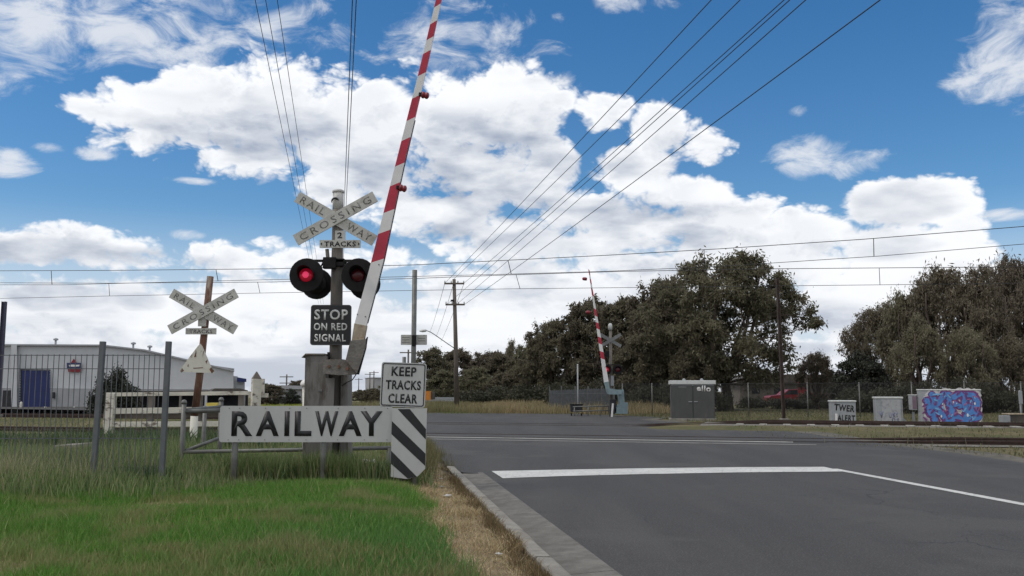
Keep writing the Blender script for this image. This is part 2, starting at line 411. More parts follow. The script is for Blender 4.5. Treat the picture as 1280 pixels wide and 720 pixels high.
M_walldark = mat('wall_concrete', (.31, .315, .325), .8, .08, 1.2)
M_roof = mat('roof_sheet', (.33, .34, .36), .5, .06, 1.0)
M_blue = mat('door_blue', (.016, .026, .115), .5, .12, 1.5)
M_red = mat('vehicle_red', (.21, .018, .026), .35, .12, 3)
M_glass = mat('dark_glass', (.02, .024, .028), .12, .1, 3)
M_dark = mat('dark_interior', (.03, .03, .034), .8, .2, 3)
M_orange = mat('orange', (.55, .20, .03), .55, .1, 4)
M_yellow = mat('yellow', (.62, .50, .10), .55, .1, 4)
M_brownroof = mat('brown_roof', (.075, .066, .058), .8, .2, 2)
M_litter = mat('paper', (.55, .54, .52), .7, .06, 9)

M_lens = bpy.data.materials.new('lit_red_lens'); M_lens.use_nodes = True
b_ = M_lens.node_tree.nodes['Principled BSDF']
b_.inputs['Base Color'].default_value = (.35, .01, .03, 1); b_.inputs['Roughness'].default_value = .25
b_.inputs['Emission Color'].default_value = (1, .012, .06, 1); b_.inputs['Emission Strength'].default_value = .10
M_bulb = bpy.data.materials.new('lit_bulb'); M_bulb.use_nodes = True
b_ = M_bulb.node_tree.nodes['Principled BSDF']
b_.inputs['Base Color'].default_value = (.5, .03, .08, 1)
b_.inputs['Emission Color'].default_value = (1, .06, .17, 1); b_.inputs['Emission Strength'].default_value = .55
M_lensoff = mat('unlit_red_lens', (.075, .006, .012), .3, .3, 20)
M_boomlamp = mat('boom_lamp_red', (.20, .02, .03), .3, .2, 10)

def leaf_mat(name, a, b, hue=.12, trans=.3):
    m = bpy.data.materials.new(name); m.use_nodes = True; t = m.node_tree; t.nodes.clear()
    o = t.nodes.new('ShaderNodeOutputMaterial')
    at = t.nodes.new('ShaderNodeAttribute'); at.attribute_name = 'tint'
    c = mixc(t, at.outputs['Fac'], a, b)
    oi = t.nodes.new('ShaderNodeObjectInfo')
    h = t.nodes.new('ShaderNodeHueSaturation')
    t.links.new(math_node(t, 'MULTIPLY_ADD', oi.outputs['Random'], .04, .48), h.inputs['Hue'])
    t.links.new(math_node(t, 'MULTIPLY_ADD', oi.outputs['Random'], .35, .82), h.inputs['Value'])
    t.links.new(c, h.inputs['Color'])
    d = t.nodes.new('ShaderNodeBsdfPrincipled'); d.inputs['Roughness'].default_value = .6; d.inputs['Specular IOR Level'].default_value = .25
    tr = t.nodes.new('ShaderNodeBsdfTranslucent'); mx = t.nodes.new('ShaderNodeMixShader'); mx.inputs[0].default_value = trans
    t.links.new(h.outputs[0], d.inputs['Base Color']); t.links.new(h.outputs[0], tr.inputs['Color'])
    t.links.new(d.outputs[0], mx.inputs[1]); t.links.new(tr.outputs[0], mx.inputs[2]); t.links.new(mx.outputs[0], o.inputs[0])
    return m
M_gum = leaf_mat('gum_leaf', (.108, .100, .066), (.205, .182, .124), trans=.45)
M_brown = leaf_mat('brown_leaf', (.145, .128, .090), (.255, .224, .160), trans=.45)
M_darkleaf = leaf_mat('dark_leaf', (.030, .034, .026), (.060, .064, .048), trans=.2)
M_shrub = leaf_mat('shrub_leaf', (.042, .046, .032), (.085, .084, .054))

def blade_mat(name):
    m = bpy.data.materials.new(name); m.use_nodes = True; t = m.node_tree; t.nodes.clear()
    o = t.nodes.new('ShaderNodeOutputMaterial')
    at = t.nodes.new('ShaderNodeAttribute'); at.attribute_name = 'tone'
    d = t.nodes.new('ShaderNodeBsdfPrincipled'); d.inputs['Roughness'].default_value = .55; d.inputs['Specular IOR Level'].default_value = .25
    tr = t.nodes.new('ShaderNodeBsdfTranslucent'); mx = t.nodes.new('ShaderNodeMixShader'); mx.inputs[0].default_value = .35
    t.links.new(at.outputs['Color'], d.inputs['Base Color']); t.links.new(at.outputs['Color'], tr.inputs['Color'])
    t.links.new(d.outputs[0], mx.inputs[1]); t.links.new(tr.outputs[0], mx.inputs[2]); t.links.new(mx.outputs[0], o.inputs[0])
    return m
M_blades = blade_mat('grass_blade')

# ------------------------------------------------------------------ the lie of the land
# road: runs along RD from RO; s along it, t across it to the right, t = 0 at the lip of the gutter
RO = Vector((.784, 6.22, 0)); RDV = Vector((-.150, 1, 0)).normalized(); RN = Vector((RDV.y, -RDV.x, 0))
def road(s, t, z=0): return RO + RDV * s + RN * t + Vector((0, 0, z))
def road_st(x, y):
    dx, dy = x - RO.x, y - RO.y
    return dx * RDV.x + dy * RDV.y, dx * RN.x + dy * RN.y
# tracks: near rail of the near track passes (-2.5, 26)
TD = Vector((1, -.285, 0)).normalized(); TN = Vector((-TD.y, TD.x, 0))
if TN.y < 0: TN = -TN
TO = Vector((-2.5, 26.0, 0))
def track(a, n, z=0): return TO + TD * a + TN * n + Vector((0, 0, z))
def track_an(x, y):
    dx, dy = x - TO.x, y - TO.y
    return dx * TD.x + dy * TD.y, dx * TN.x + dy * TN.y
T2 = 9.0
def smooth(x, a, b):
    t = np.clip((np.asarray(x, float) - a) / (b - a), 0, 1); return t * t * (3 - 2 * t)
def gz(x, y):
    """height of the ground"""
    x = np.asarray(x, float); y = np.asarray(y, float)
    a, n = track_an(x, y); s, t = road_st(x, y)
    z = np.full(np.broadcast(x, y).shape, -.03)
    off = np.maximum(smooth(t, -.9, -2.2), smooth(t, 10.5, 13))        # beside the road
    # bed of the far track, a little higher
    bed2 = smooth(n, T2 - 3.2, T2 - 1.2) * (1 - smooth(n, T2 + 2.6, T2 + 5.0))
    z = z + .13 * bed2 * (smooth(a, 4.5, 7) + 1 - smooth(a, -9, -6))
    far = smooth(n, T2 + 3, T2 + 30) * smooth(-x, 4, 20)
    z = z - .55 * far
    verge = (1 - smooth(s, 12, 22)) * smooth(-t, -.2, .2)
    return z - .12 * verge

def sheet(name, m, xs, ys, zf, label=None):
    X, Y = np.meshgrid(xs, ys); Z = zf(X, Y)
    nx, ny = len(xs), len(ys)
    co = np.stack([X, Y, Z], -1).reshape(-1, 3)
    i = np.arange(nx * ny).reshape(ny, nx)
    q = np.stack([i[:-1, :-1], i[:-1, 1:], i[1:, 1:], i[1:, :-1]], -1).reshape(-1, 4)
    me = bpy.data.meshes.new(name)
    me.from_pydata(co.tolist(), [], q.tolist())
    me.polygons.foreach_set('use_smooth', np.ones(len(q), bool))
    return link_mesh(name, me, m)

def ground_mat():
    m = bpy.data.materials.new('ground'); m.use_nodes = True; t = m.node_tree; b = t.nodes['Principled BSDF']
    tcn = t.nodes.new('ShaderNodeTexCoord')
    def nz_(sc_, d=6):
        n = t.nodes.new('ShaderNodeTexNoise'); n.inputs['Scale'].default_value = sc_; n.inputs['Detail'].default_value = d
        n.inputs['Roughness'].default_value = .65; t.links.new(tcn.outputs['Object'], n.inputs['Vector']); return n.outputs['Fac']
    c = mixc(t, sstep(t, nz_(.35), .35, .65), (.075, .085, .035), (.15, .13, .07))
    c = mixc(t, sstep(t, nz_(3), .4, .7), c, (.10, .085, .055))
    c = mixc(t, sstep(t, nz_(.05), .5, .62), c, (.17, .145, .085))
    t.links.new(c, b.inputs['Base Color']); b.inputs['Roughness'].default_value = .95; b.inputs['Specular IOR Level'].default_value = .1
    bp = t.nodes.new('ShaderNodeBump'); bp.inputs['Strength'].default_value = .6; bp.inputs['Distance'].default_value = .05
    t.links.new(nz_(12), bp.inputs['Height']); t.links.new(bp.outputs[0], b.inputs['Normal'])
    return m
M_ground = ground_mat()
def spaced(a, b, near, far):
    out = [a]
    return out
xs = np.concatenate([[-3000, -1500, -700, -350, -200, -120, -90], np.arange(-70, 70.1, 1.0), [90, 120, 200, 350, 700, 1500, 3000]])
ys = np.concatenate([[-400, -100, -40], np.arange(-20, 110.1, 1.0), [130, 160, 220, 320, 500, 900, 1800, 4000]])
ground = sheet('ground', M_ground, xs, ys, gz); tag(ground, kind='structure')

# asphalt
def asphalt():
    m = bpy.data.materials.new('asphalt'); m.use_nodes = True; t = m.node_tree; b = t.nodes['Principled BSDF']
    tcn = t.nodes.new('ShaderNodeTexCoord')
    mpn = t.nodes.new('ShaderNodeMapping'); mpn.inputs['Rotation'].default_value = (0, 0, math.atan2(-RDV.x, RDV.y) * -1)
    mpn.inputs['Scale'].default_value = (1, .12, 1)
    t.links.new(tcn.outputs['Object'], mpn.inputs['Vector'])
    def nz_(sc_, d=6, src=None, r=.6):
        n = t.nodes.new('ShaderNodeTexNoise'); n.inputs['Scale'].default_value = sc_; n.inputs['Detail'].default_value = d; n.inputs['Roughness'].default_value = r
        t.links.new(src or tcn.outputs['Object'], n.inputs['Vector']); return n.outputs['Fac']
    c = mixc(t, sstep(t, nz_(.9, 5, mpn.outputs[0]), .35, .68), (.045, .0433, .0422), (.064, .0612, .0595))
    c = mixc(t, sstep(t, nz_(.35, 7), .54, .62), c, (.066, .0635, .061))
    c = mixc(t, math_node(t, 'MULTIPLY', sstep(t, nz_(.8, 8, None, .7), .58, .70), .6), c, (.031, .030, .029))
    c = mixc(t, math_node(t, 'MULTIPLY', sstep(t, nz_(70, 4), .52, .64), .7), c, (.125, .121, .117))
    c = mixc(t, math_node(t, 'MULTIPLY', sstep(t, nz_(150, 3), .52, .68), .7), c, (.024, .024, .025))
    # fine cracks
    v = t.nodes.new('ShaderNodeTexVoronoi'); v.feature = 'DISTANCE_TO_EDGE'; v.inputs['Scale'].default_value = .42
    wob = t.nodes.new('ShaderNodeVectorMath'); wob.operation = 'MULTIPLY_ADD'
    n2 = t.nodes.new('ShaderNodeTexNoise'); n2.inputs['Scale'].default_value = 1.6; n2.inputs['Detail'].default_value = 6
    t.links.new(tcn.outputs['Object'], n2.inputs['Vector']); t.links.new(n2.outputs['Color'], wob.inputs[0])
    wob.inputs[1].default_value = (1.2, 1.2, 0); t.links.new(tcn.outputs['Object'], wob.inputs[2]); t.links.new(wob.outputs[0], v.inputs['Vector'])
    crack = math_node(t, 'MULTIPLY', math_node(t, 'LESS_THAN', v.outputs['Distance'], .004), sstep(t, nz_(.3, 2), .5, .6))
    c = mixc(t, math_node(t, 'MULTIPLY', crack, .8), c, (.028, .028, .029))
    t.links.new(c, b.inputs['Base Color']); b.inputs['Roughness'].default_value = .82; b.inputs['Specular IOR Level'].default_value = .28
    bp = t.nodes.new('ShaderNodeBump'); bp.inputs['Strength'].default_value = .35; bp.inputs['Distance'].default_value = .006
    t.links.new(nz_(140, 3), bp.inputs['Height']); t.links.new(bp.outputs[0], b.inputs['Normal'])
    return m
M_asphalt = asphalt()
def flat(name, pts, m, z, kind='structure'):
    bm = bmesh.new()
    vs_ = [bm.verts.new((p[0], p[1], z)) for p in pts]
    f = bm.faces.new(vs_)
    if f.normal.z < 0: f.normal_flip()
    bmesh.ops.triangulate(bm, faces=[f])
    bmesh.ops.recalc_face_normals(bm, faces=bm.faces)
    for f in bm.faces:
        if f.normal.z < 0: f.normal_flip()
    me = bpy.data.meshes.new(name); bm.to_mesh(me); bm.free()
    o = link_mesh(name, me, m); tag(o, kind=kind); return o
edge_l = [road(s, 0) for s in np.arange(-16, 8.6, 2.0)] + [road(8.36, -.30), road(9.3, -.48), road(11, -.42), road(12.5, -.58), road(15, -.50), road(19, -.45), road(25, -.3), road(33, -.4), road(39, -1.2)]
far_l = [(-12, 52), (-22, 58), (-36, 66), (-60, 78)]
far_r = [(-56, 86), (-30, 73), (-15, 60.5), (-5, 54.5), (3.2, 51.5), (5.0, 49)]
right = [G(830, 521), G(800, 524.5), G(880, 530), G(960, 536), G(1010, 542), G(1085, 552), G(1150, 560), G(1215, 569), G(1290, 579)]
right = [(p.x + rng.uniform(-.1, .1), p.y) for p in right] + [(11.2, 14), (12, 8), (13, 0), (15, -10)]
road_o = flat('road', [(p[0], p[1]) for p in edge_l] + far_l + far_r + right, M_asphalt, .002)
# gravelly shoulder on the right of the road
M_gravel = mat('gravel', (.115, .105, .088), .95, .35, 5, bump=.7, bscale=40, dirt=(.07, .065, .05), dscale=1.2, dlo=.45, dhi=.65)
sh = [(p[0] + .7 + .25 * math.sin(i * 2.1), p[1] + .5) for i, p in enumerate(right)]
flat('shoulder', [(p[0] - .6, p[1] - .3) for p in right] + sh[::-1], M_gravel, -.006)

# painted lines
flat('stop_line', [G(614.4, 589.3), G(628.5, 598.3), G(700, 595.7), G(800, 593.2), G(920, 591), G(1056, 589.8), G(1030, 584), G(920, 584.4), G(800, 585.9), G(700, 587.6)], M_line, .007)
cl0, cl1 = G(1041, 586.4), G(1280, 631)
cdir = (cl1 - cl0).normalized(); cn = Vector((cdir.y, -cdir.x, 0))
flat('centre_line', [cl0 - cn * .075, cl0 + cn * .075, cl1 + cdir * 9 + cn * .075, cl1 + cdir * 9 - cn * .075], M_line, .0065)

# kerb and channel, cast in lengths
def sweep(name, prof, s_list, m, jit=.004):
    bm = bmesh.new(); rows = []
    for s in s_list:
        rows.append([bm.verts.new(road(s, t + rng.uniform(-jit, jit), z + rng.uniform(-jit, jit) * .6)) for t, z in prof])
    for a, b in zip(rows, rows[1:]):
        for i in range(len(prof) - 1): bm.faces.new((a[i], a[i + 1], b[i + 1], b[i]))
    bm.faces.new(rows[0]); bm.faces.new(rows[-1][::-1])
    bmesh.ops.recalc_face_normals(bm, faces=bm.faces)
    me = bpy.data.meshes.new(name); bm.to_mesh(me); bm.free()
    o = link_mesh(name, me, m); tag(o, kind='structure'); return o
KP = [(-.445, -.14), (-.447, .02), (-.462, .10), (-.478, .128), (-.50, .138), (-.585, .142), (-.60, .13), (-.605, -.14)]
GP = [(.0, -.12), (.0, .004), (-.02, .006), (-.30, -.012), (-.435, -.016), (-.443, -.012), (-.443, -.12)]
s0 = -12.0; k = 0
while s0 < 7.9:
    s1 = min(s0 + 2.45, 7.9)
    sweep('kerb', KP, np.linspace(s0, s1 - .022, 9), M_concrete); s0 = s1
s0 = -12.0
while s0 < 8.35:
    s1 = min(s0 + 3.1, 8.35)
    sweep('gutter', GP, np.linspace(s0, s1 - .010, 9), M_gutter, .0012); s0 = s1

# verge: the raised ground left of the kerb
def vz(s, t):
    edge = .115 * smooth(-t, .55, 1.2)
    base = .118 + .03 * np.sin(s * .9 + t * .6) * .5 + .02 * np.sin(t * 1.7 - s * .35)
    bank = smooth(-t, .6, 2.2) * .06
    return (base + bank) * (1 - smooth(s, 11, 21)) - .04 * smooth(s, 11, 21) 
ss = np.concatenate([np.arange(-12, 22.1, .35)]); tt = np.concatenate([np.arange(-26, -3, 1.0), np.arange(-3, -.59, .2), [-.603]])
S_, T_ = np.meshgrid(ss, tt); Zv = vz(S_, T_)
Xv = RO.x + RDV.x * S_ + RN.x * T_; Yv = RO.y + RDV.y * S_ + RN.y * T_
i_ = np.arange(S_.size).reshape(S_.shape)
q_ = np.stack([i_[:-1, :-1], i_[:-1, 1:], i_[1:, 1:], i_[1:, :-1]], -1).reshape(-1, 4)
def verge_mat():
    m = bpy.data.materials.new('verge_soil'); m.use_nodes = True; t = m.node_tree; b = t.nodes['Principled BSDF']
    tcn = t.nodes.new('ShaderNodeTexCoord')
    def nz_(sc_, d=6):
        n = t.nodes.new('ShaderNodeTexNoise'); n.inputs['Scale'].default_value = sc_; n.inputs['Detail'].default_value = d
        n.inputs['Roughness'].default_value = .7; t.links.new(tcn.outputs['Object'], n.inputs['Vector']); return n.outputs['Fac']
    c = mixc(t, sstep(t, nz_(4), .35, .65), (.16, .125, .080), (.30, .235, .15))
    c = mixc(t, sstep(t, nz_(18), .5, .7), c, (.38, .31, .20))
    c = mixc(t, sstep(t, nz_(1.4), .55, .7), c, (.10, .082, .058))
    t.links.new(c, b.inputs['Base Color']); b.inputs['Roughness'].default_value = .95; b.inputs['Specular IOR Level'].default_value = .1
    bp = t.nodes.new('ShaderNodeBump'); bp.inputs['Strength'].default_value = .8; bp.inputs['Distance'].default_value = .03
    t.links.new(nz_(30), bp.inputs['Height']); t.links.new(bp.outputs[0], b.inputs['Normal'])
    return m
me = bpy.data.meshes.new('verge'); me.from_pydata(np.stack([Xv, Yv, Zv], -1).reshape(-1, 3).tolist(), [], q_.tolist())
me.polygons.foreach_set('use_smooth', np.ones(len(q_), bool))
verge = link_mesh('verge', me, verge_mat()); tag(verge, kind='structure')
def ground_z(x, y):
    s, t = road_st(x, y)
    on = (s > -12) & (s < 22) & (t < -.6) & (t > -26)
    return np.where(on, np.maximum(vz(s, t), gz(x, y)), gz(x, y))
def gzf(x, y): return float(ground_z(np.array([x]), np.array([y]))[0])

# concrete edge beams and flangeways where the near track crosses the road
M_beam = mat('edge_beam', (.36, .355, .335), .85, .15, 3, dirt=(.15, .145, .135), dscale=2, dlo=.5, dhi=.7)
M_gap = mat('flangeway', (.025, .024, .023), .9, .2, 5)
def strip(name, a0, a1, n0, n1, m, z):
    return flat(name, [track(a0, n0), track(a1, n0), track(a1, n1), track(a0, n1)], m, z)
A0, A1 = -3.5, 11.2
strip('crossing_edge', A0 + .3, 9.9, -.62, -.30, M_beam, .010)
strip('crossing_edge', A0 + .1, A1 - .8, -1.55, -1.40, M_beam, .009)
strip('flangeway', A0, A1 - .5, -.28, -.06, M_gap, .011)

#THINGS
# ------------------------------------------------------------------ rails and sleepers
def rail_mesh(a0, a1, n, z0, z1, slope=0):
    mb = MB()
    for (w, lo, hi) in ((.14, 0, .022), (.02, .022, .115), (.07, .115, .155)):
        p0, p1 = track(a0, n, z0 - .155 + (lo + hi) / 2), track(a1, n, z1 - .155 + (lo + hi) / 2)
        d = (p1 - p0); x = d.normalized(); y = Vector((-x.y, x.x, 0)).normalized(); zz = x.cross(y)
        rot = Matrix((x, y, zz)).transposed()
        mb.box((p0 + p1) / 2, (d.length, w, hi - lo - .0005), rot)
    return mb
t1 = thing('railway_track', 'near railway track with rusty rails sunk in asphalt and half hidden in grass', 'railway track')
rail_mesh(-40, -3.6, 0, .06, .055).build('rail', M_rail, t1); rail_mesh(-40, -3.6, 1.6, .06, .055).build('rail', M_rail, t1)
rail_mesh(-3.6, 11.0, 0, .016, .016).build('rail', M_rail, t1); rail_mesh(-3.6, 11.0, 1.6, .016, .016).build('rail', M_rail, t1)
rail_mesh(11.0, 14, 0, .02, .09).build('rail', M_rail, t1); rail_mesh(14.0, 45, 0, .09, .10).build('rail', M_rail, t1); rail_mesh(11.0, 14, 1.6, .02, .09).build('rail', M_rail, t1); rail_mesh(14.0, 45, 1.6, .09, .10).build('rail', M_rail, t1)
t2 = thing('railway_track', 'far railway track with pale sleeper ends in front of the graffiti cabinets', 'railway track')
for n in (T2, T2 + 1.6):
    rail_mesh(-70, -6, n, .25, .23).build('rail', M_rail, t2); rail_mesh(-6, 4.5, n, .014, .014).build('rail', M_rail, t2)
    rail_mesh(4.5, 9.0, n, .02, .215).build('rail', M_rail, t2); rail_mesh(9.0, 55, n, .222, .11).build('rail', M_rail, t2)
for k in range(34):
    a = 8.3 + k * .78
    z = .21 + (.11 - .235) * max(0, a - 5.5) / 49.5 - .125
    mb = MB(); p = track(a, T2 + .8, max(z - .055, .075))
    mb.box((0, 0, 0), (.25, 2.75, .12), Matrix((TD, TN, Vector((0, 0, 1)))).transposed(), .012)
    o = mb.build('sleeper', M_sleeper, t2, p)

# ballast
M_ballast = mat('ballast', (.165, .155, .135), .95, .35, 9, bump=1.0, bscale=30, dirt=(.085, .07, .055), dscale=1.3, dlo=.45, dhi=.68)
def bed(a0, a1, n0, n1, zf):
    bm = bmesh.new(); rows = []
    for a in np.arange(a0, a1, 1.5):
        rows.append([bm.verts.new(track(a, n + rng.uniform(-.12, .12) * (i in (0, 3)), zf(n) )) for i, n in enumerate((n0, n0 + .5, n1 - .5, n1))])
    for p, q in zip(rows, rows[1:]):
        for i in range(3): bm.faces.new((p[i], q[i], q[i + 1], p[i + 1]))
    bmesh.ops.recalc_face_normals(bm, faces=bm.faces)
    for f in bm.faces:
        if f.normal.z < 0: f.normal_flip()
    me = bpy.data.meshes.new('ballast'); bm.to_mesh(me); bm.free(); tag(link_mesh('ballast', me, M_ballast), kind='structure')
bed(7.0, 50, T2 - 1.3, T2 + 3.0, lambda n: .115 if T2 - 1 < n < T2 + 2.7 else .06)
bed(11.6, 40, -.9, 2.6, lambda n: -.012)
# ------------------------------------------------------------------ signs with posts, near the camera
# RAILWAY board
D = 11.0
bs = W(382.5, 530, D)
gzb = gzf(bs.x, D)
rs = thing('railway_sign', 'long low white board with black lettering RAILWAY on posts in the grass', 'sign', (bs.x, D, gzb))
w_, h_ = 2.045, .425
zc = bs.z - gzb
MB().prism(rrect(w_, h_, .03, cz=zc), 0, .012).build('board', M_sign, rs)
zl = zc + .005
lettering('lettering', [(c, wd, .292, (px - 382.5) / F * D * 1.0, zl, 0) for c, px, wd in
          (('R', 303.5, .25), ('A', 335, .27), ('I', 359, .058), ('L', 379, .20), ('W', 408, .275), ('A', 437.5, .27), ('Y', 463.5, .262))], -.0015, M_black, rs, bold=.034)
for px in (287, 300, 332, 362, 383, 422, 455, 483):
    for zz in (.185, -.185): MB().cyl(((px - 382.5) / F * D, .001, zc + zz), ((px - 382.5) / F * D, -.005, zc + zz), .006, n=6).build('bolt', M_steel, rs)
for px, nm in ((294, 'post'), (403.5, 'post')):
    X = (px - 382.5) / F * D
    MB().cyl((X, .05, -.3), (X, .05, zc + .1), .036, n=14).build(nm, M_steel, rs)
# KEEP TRACKS CLEAR
kp = W(504, 481, D); gk = gzf(kp.x, D)
ks = thing('traffic_sign', 'white square sign reading KEEP TRACKS CLEAR, leaning slightly, above the striped board', 'sign', (kp.x, D, gk))
lean = R(2.0)
zc = kp.z - gk
def tilt(pts, a=lean): return [(x * math.cos(a) + (z - zc) * math.sin(a), zc - x * math.sin(a) + (z - zc) * math.cos(a)) for x, z in pts]
MB().prism(tilt(rrect(.535, .525, .03, cz=zc)), 0, .008).build('panel', M_sign, ks)
# border: a ring
bm = bmesh.new()
o_ = tilt(rrect(.512, .502, .026, cz=zc)); i_2 = tilt(rrect(.488, .478, .02, cz=zc))
A = [bm.verts.new((x, -.002, z)) for x, z in o_]; B = [bm.verts.new((x, -.002, z)) for x, z in i_2]
for i in range(len(A)): bm.faces.new((A[i], A[(i + 1) % len(A)], B[(i + 1) % len(A)], B[i]))
me = bpy.data.meshes.new('border'); bm.to_mesh(me); bm.free(); link_mesh('border', me, M_black, ks)
def tl(txt, w, h, x, z): 
    (X, Z), = tilt([(x, zc + z)]); return (txt, w, h, X, Z, -lean)
lettering('lettering', [tl('KEEP', .295, .112, .002, .158), tl('TRACKS', .418, .112, .002, -.002), tl('CLEAR', .345, .112, .004, -.162)], -.0015, M_black, ks, bold=.03)
MB().cyl((-.02, .05, -.3), (.0, .045, zc + .16), .03, n=14).build('post', M_steel, ks)
for zz in (.2, -.2): MB().cyl((.0, .002, zc + zz), (0, -.007, zc + zz), .009, n=8).build('bolt', M_steel, ks)
# striped hazard board
def PX(px, py, c, Y=D): p = W(px, py, Y); return (p.x - c[0], p.z - c[2])
cb0 = W(510, 598, D); gc = gzf(cb0.x, D - .06)
cpos = (cb0.x, D - .06, gc)
cs = thing('hazard_board', 'white board with black diagonal stripes beside the kerb, lower corner clipped', 'sign', cpos)
Dc = D - .06
out = [(490, 510), (533.8, 510.3), (531.5, 586), (522, 595.5), (509, 598.8), (488.4, 596)]
MB().prism([PX(x, y, cpos, Dc) for x, y in out], 0, .01).build('panel', M_sign, cs)
for st in ([(497, 511.3), (512.3, 511.3), (532.6, 536.5), (532.2, 549.5)], [(489.8, 526.2), (531.8, 567), (531.4, 582.3), (489.2, 542.6)], [(488.9, 563.3), (521, 595.8), (509.6, 598.2), (488.6, 579.6)]):
    MB().prism([PX(x, y, cpos, Dc) for x, y in st], -.002, -.0005).build('stripe', M_black, cs)
MB().cyl((.08, .05, -.3), (.06, .05, PX(510, 515, cpos)[1]), .03, n=14).build('post', M_steel, cs)

# ------------------------------------------------------------------ the crossing signal
def crossbuck(parent, c, L, wd, ang, y, letter, sz, thick=.02, text=True):
    """two crossed blades; c is the centre (x, z)"""
    for nm, a, yy, words_ in (('blade', -ang, y + .024, (('RAIL', -.295), ('WAY', .30))), ('blade', ang, y, (('CROSSING', 0),))):
        ca, sa = math.cos(a), math.sin(a)
        pts = [(c[0] + x * ca - z * sa, c[1] + x * sa + z * ca) for x, z in ((-L / 2, -wd / 2), (L / 2, -wd / 2), (L / 2, wd / 2), (-L / 2, wd / 2))]
        b = MB().prism(pts, yy, yy + thick).build(nm, M_blade, parent)
        if text:
            lines = []
            for wt, off in words_:
                xo = off * L
                wl = {'RAIL': .30, 'WAY': .29, 'CROSSING': .88}[wt] * L
                lines.append((wt, wl, sz, c[0] + xo * ca, c[1] + xo * sa, a, 1.45 if wt == 'CROSSING' else 1.35))
            for l_ in lines: lettering('lettering', [l_], yy - .001, letter, b, bold=.003)

def lamp_unit(parent, x, z, y, facing, lit, r=.222, lr=.088):
    """round black backing board, hood and lens; facing -1 looks at the camera"""
    f = facing
    bd = MB().lathe([(0, r * .93), (.012, r), (.022, r), (.035, r * .96)], (x, y, z), (0, -f * -1, 0)).build('signal_backboard', M_lamp, parent)
    # body behind the board
    bd2 = MB().lathe([(0, .06), (.02, .115), (.13, .13), (.16, .13)], (x, y - f * .16, z), (0, f, 0)).build('signal_body', M_lamp, parent)
    lens = MB().lathe([(0, lr), (.012, lr), (.03, lr * .83), (.042, lr * .5), (.046, .004)], (x, y + f * .034, z), (0, f, 0)).build('signal_lens', M_lens if lit else M_lensoff, parent)
    if lit:
        MB().lathe([(0, .046), (.008, .04), (.014, .018)], (x, y + f * .072, z), (0, f, 0), n=12).build('bulb', M_bulb, lens)
    # hood: part of a tube, longer on top
    bm = bmesh.new(); n = 26; rr = lr * 1.22
    ring = []
    for i in range(n + 1):
        a = R(-40) + (math.pi + R(80)) * i / n
        ln = .07 + .17 * max(0, math.sin(a)) ** .8
        ring.append([bm.verts.new((x + q * math.cos(a), y + f * l, z + q * math.sin(a))) for q, l in ((rr, .03), (rr * 1.02, ln), (rr * 1.02 - .006, ln), (rr - .006, .03))])
    for p, q in zip(ring, ring[1:]):
        for k in range(4): bm.faces.new((p[k], p[(k + 1) % 4], q[(k + 1) % 4], q[k]))
    bm.faces.new(ring[0]); bm.faces.new(ring[-1][::-1])
    bmesh.ops.recalc_face_normals(bm, faces=bm.faces)
    me = bpy.data.meshes.new('hood'); bm.to_mesh(me); bm.free(); link_mesh('signal_hood', me, M_lamp, parent)

DM = 12.0
mb0 = W(419.5, 560, DM); gm = gzf(mb0.x, DM)
MBASE = Vector((mb0.x, DM, gm))
sg = thing('crossing_signal', 'near crossing signal mast with crossed blades, red lamps and STOP ON RED SIGNAL plate', 'crossing signal', MBASE)
def L(px, py, Y=DM): return W(px, py, Y) - MBASE
def LZ(px, py, Y): p = W(px, py, Y) - MBASE; return (p.x, p.z)
pt, pm, pbm = L(422.5, 262), L(420.6, 380), L(418, 560)
MB().tube([(pbm.x, 0, -.3), (pm.x, 0, pm.z), (pt.x, 0, pt.z)], [.088, .080, .072], n=16).build('mast', M_pole, sg)
tp = L(423, 237)
capo = MB().tube([(pt.x, 0, pt.z), (tp.x, 0, tp.z - .03)], [.073, .072], n=16)
capo.lathe([(0, .078), (.03, .078), (.045, .05)], (tp.x, 0, tp.z - .045), (0, 0, 1), n=18)
capo = capo.build('mast_cap', M_cap, sg)
# finial hook painted dark on the cap
mb = MB(); arc = []
c0 = L(420.5, 253.5)
for i in range(10):
    a = R(205 - 185 * i / 9); arc.append((c0.x + .045 * math.cos(a), -.085, c0.z + .045 * math.sin(a)))
mb.tube(arc, [.004, .008, .012, .014, .015, .015, .014, .012, .009, .005], n=6).build('hook', M_black, capo)
crossbuck(sg, LZ(419.6, 273.2, DM - .1), 1.186, .152, R(29.6), -.125, M_fadedletter, .095)
# number and TRACKS plates
c2 = LZ(425.3, 294.5, DM - .1)
p2 = MB().prism(rrect(.135, .13, .008, cx=c2[0], cz=c2[1]), -.105, -.09).build('number_plate', M_blade, sg)
lettering('lettering', [('2', .062, .078, c2[0] - .006, c2[1] + .004)], -.106, M_black, p2, bold=.03)
c3 = LZ(425.2, 305, DM - .12)
p3 = MB().prism(rrect(.535, .104, .006, cx=c3[0], cz=c3[1]), -.128, -.112).build('tracks_plate', M_blade, sg)
lettering('lettering', [('TRACKS', .41, .068, c3[0], c3[1])], -.129, M_black, p3, bold=.025)
for q in (-1, 1):
    MB().prism([(c3[0] + q * .235, c3[1] - .022), (c3[0] + q * .258, c3[1]), (c3[0] + q * .235, c3[1] + .022)], -.1305, -.1285).build('plate_mark', M_black, p3)
# thin conduit beside the mast
cd0, cd1 = L(409.5, 312), L(411.5, 332)
MB().tube([(cd0.x, -.04, cd0.z), (cd1.x, -.04, cd1.z)], .025, n=8).build('conduit', M_pole, sg)
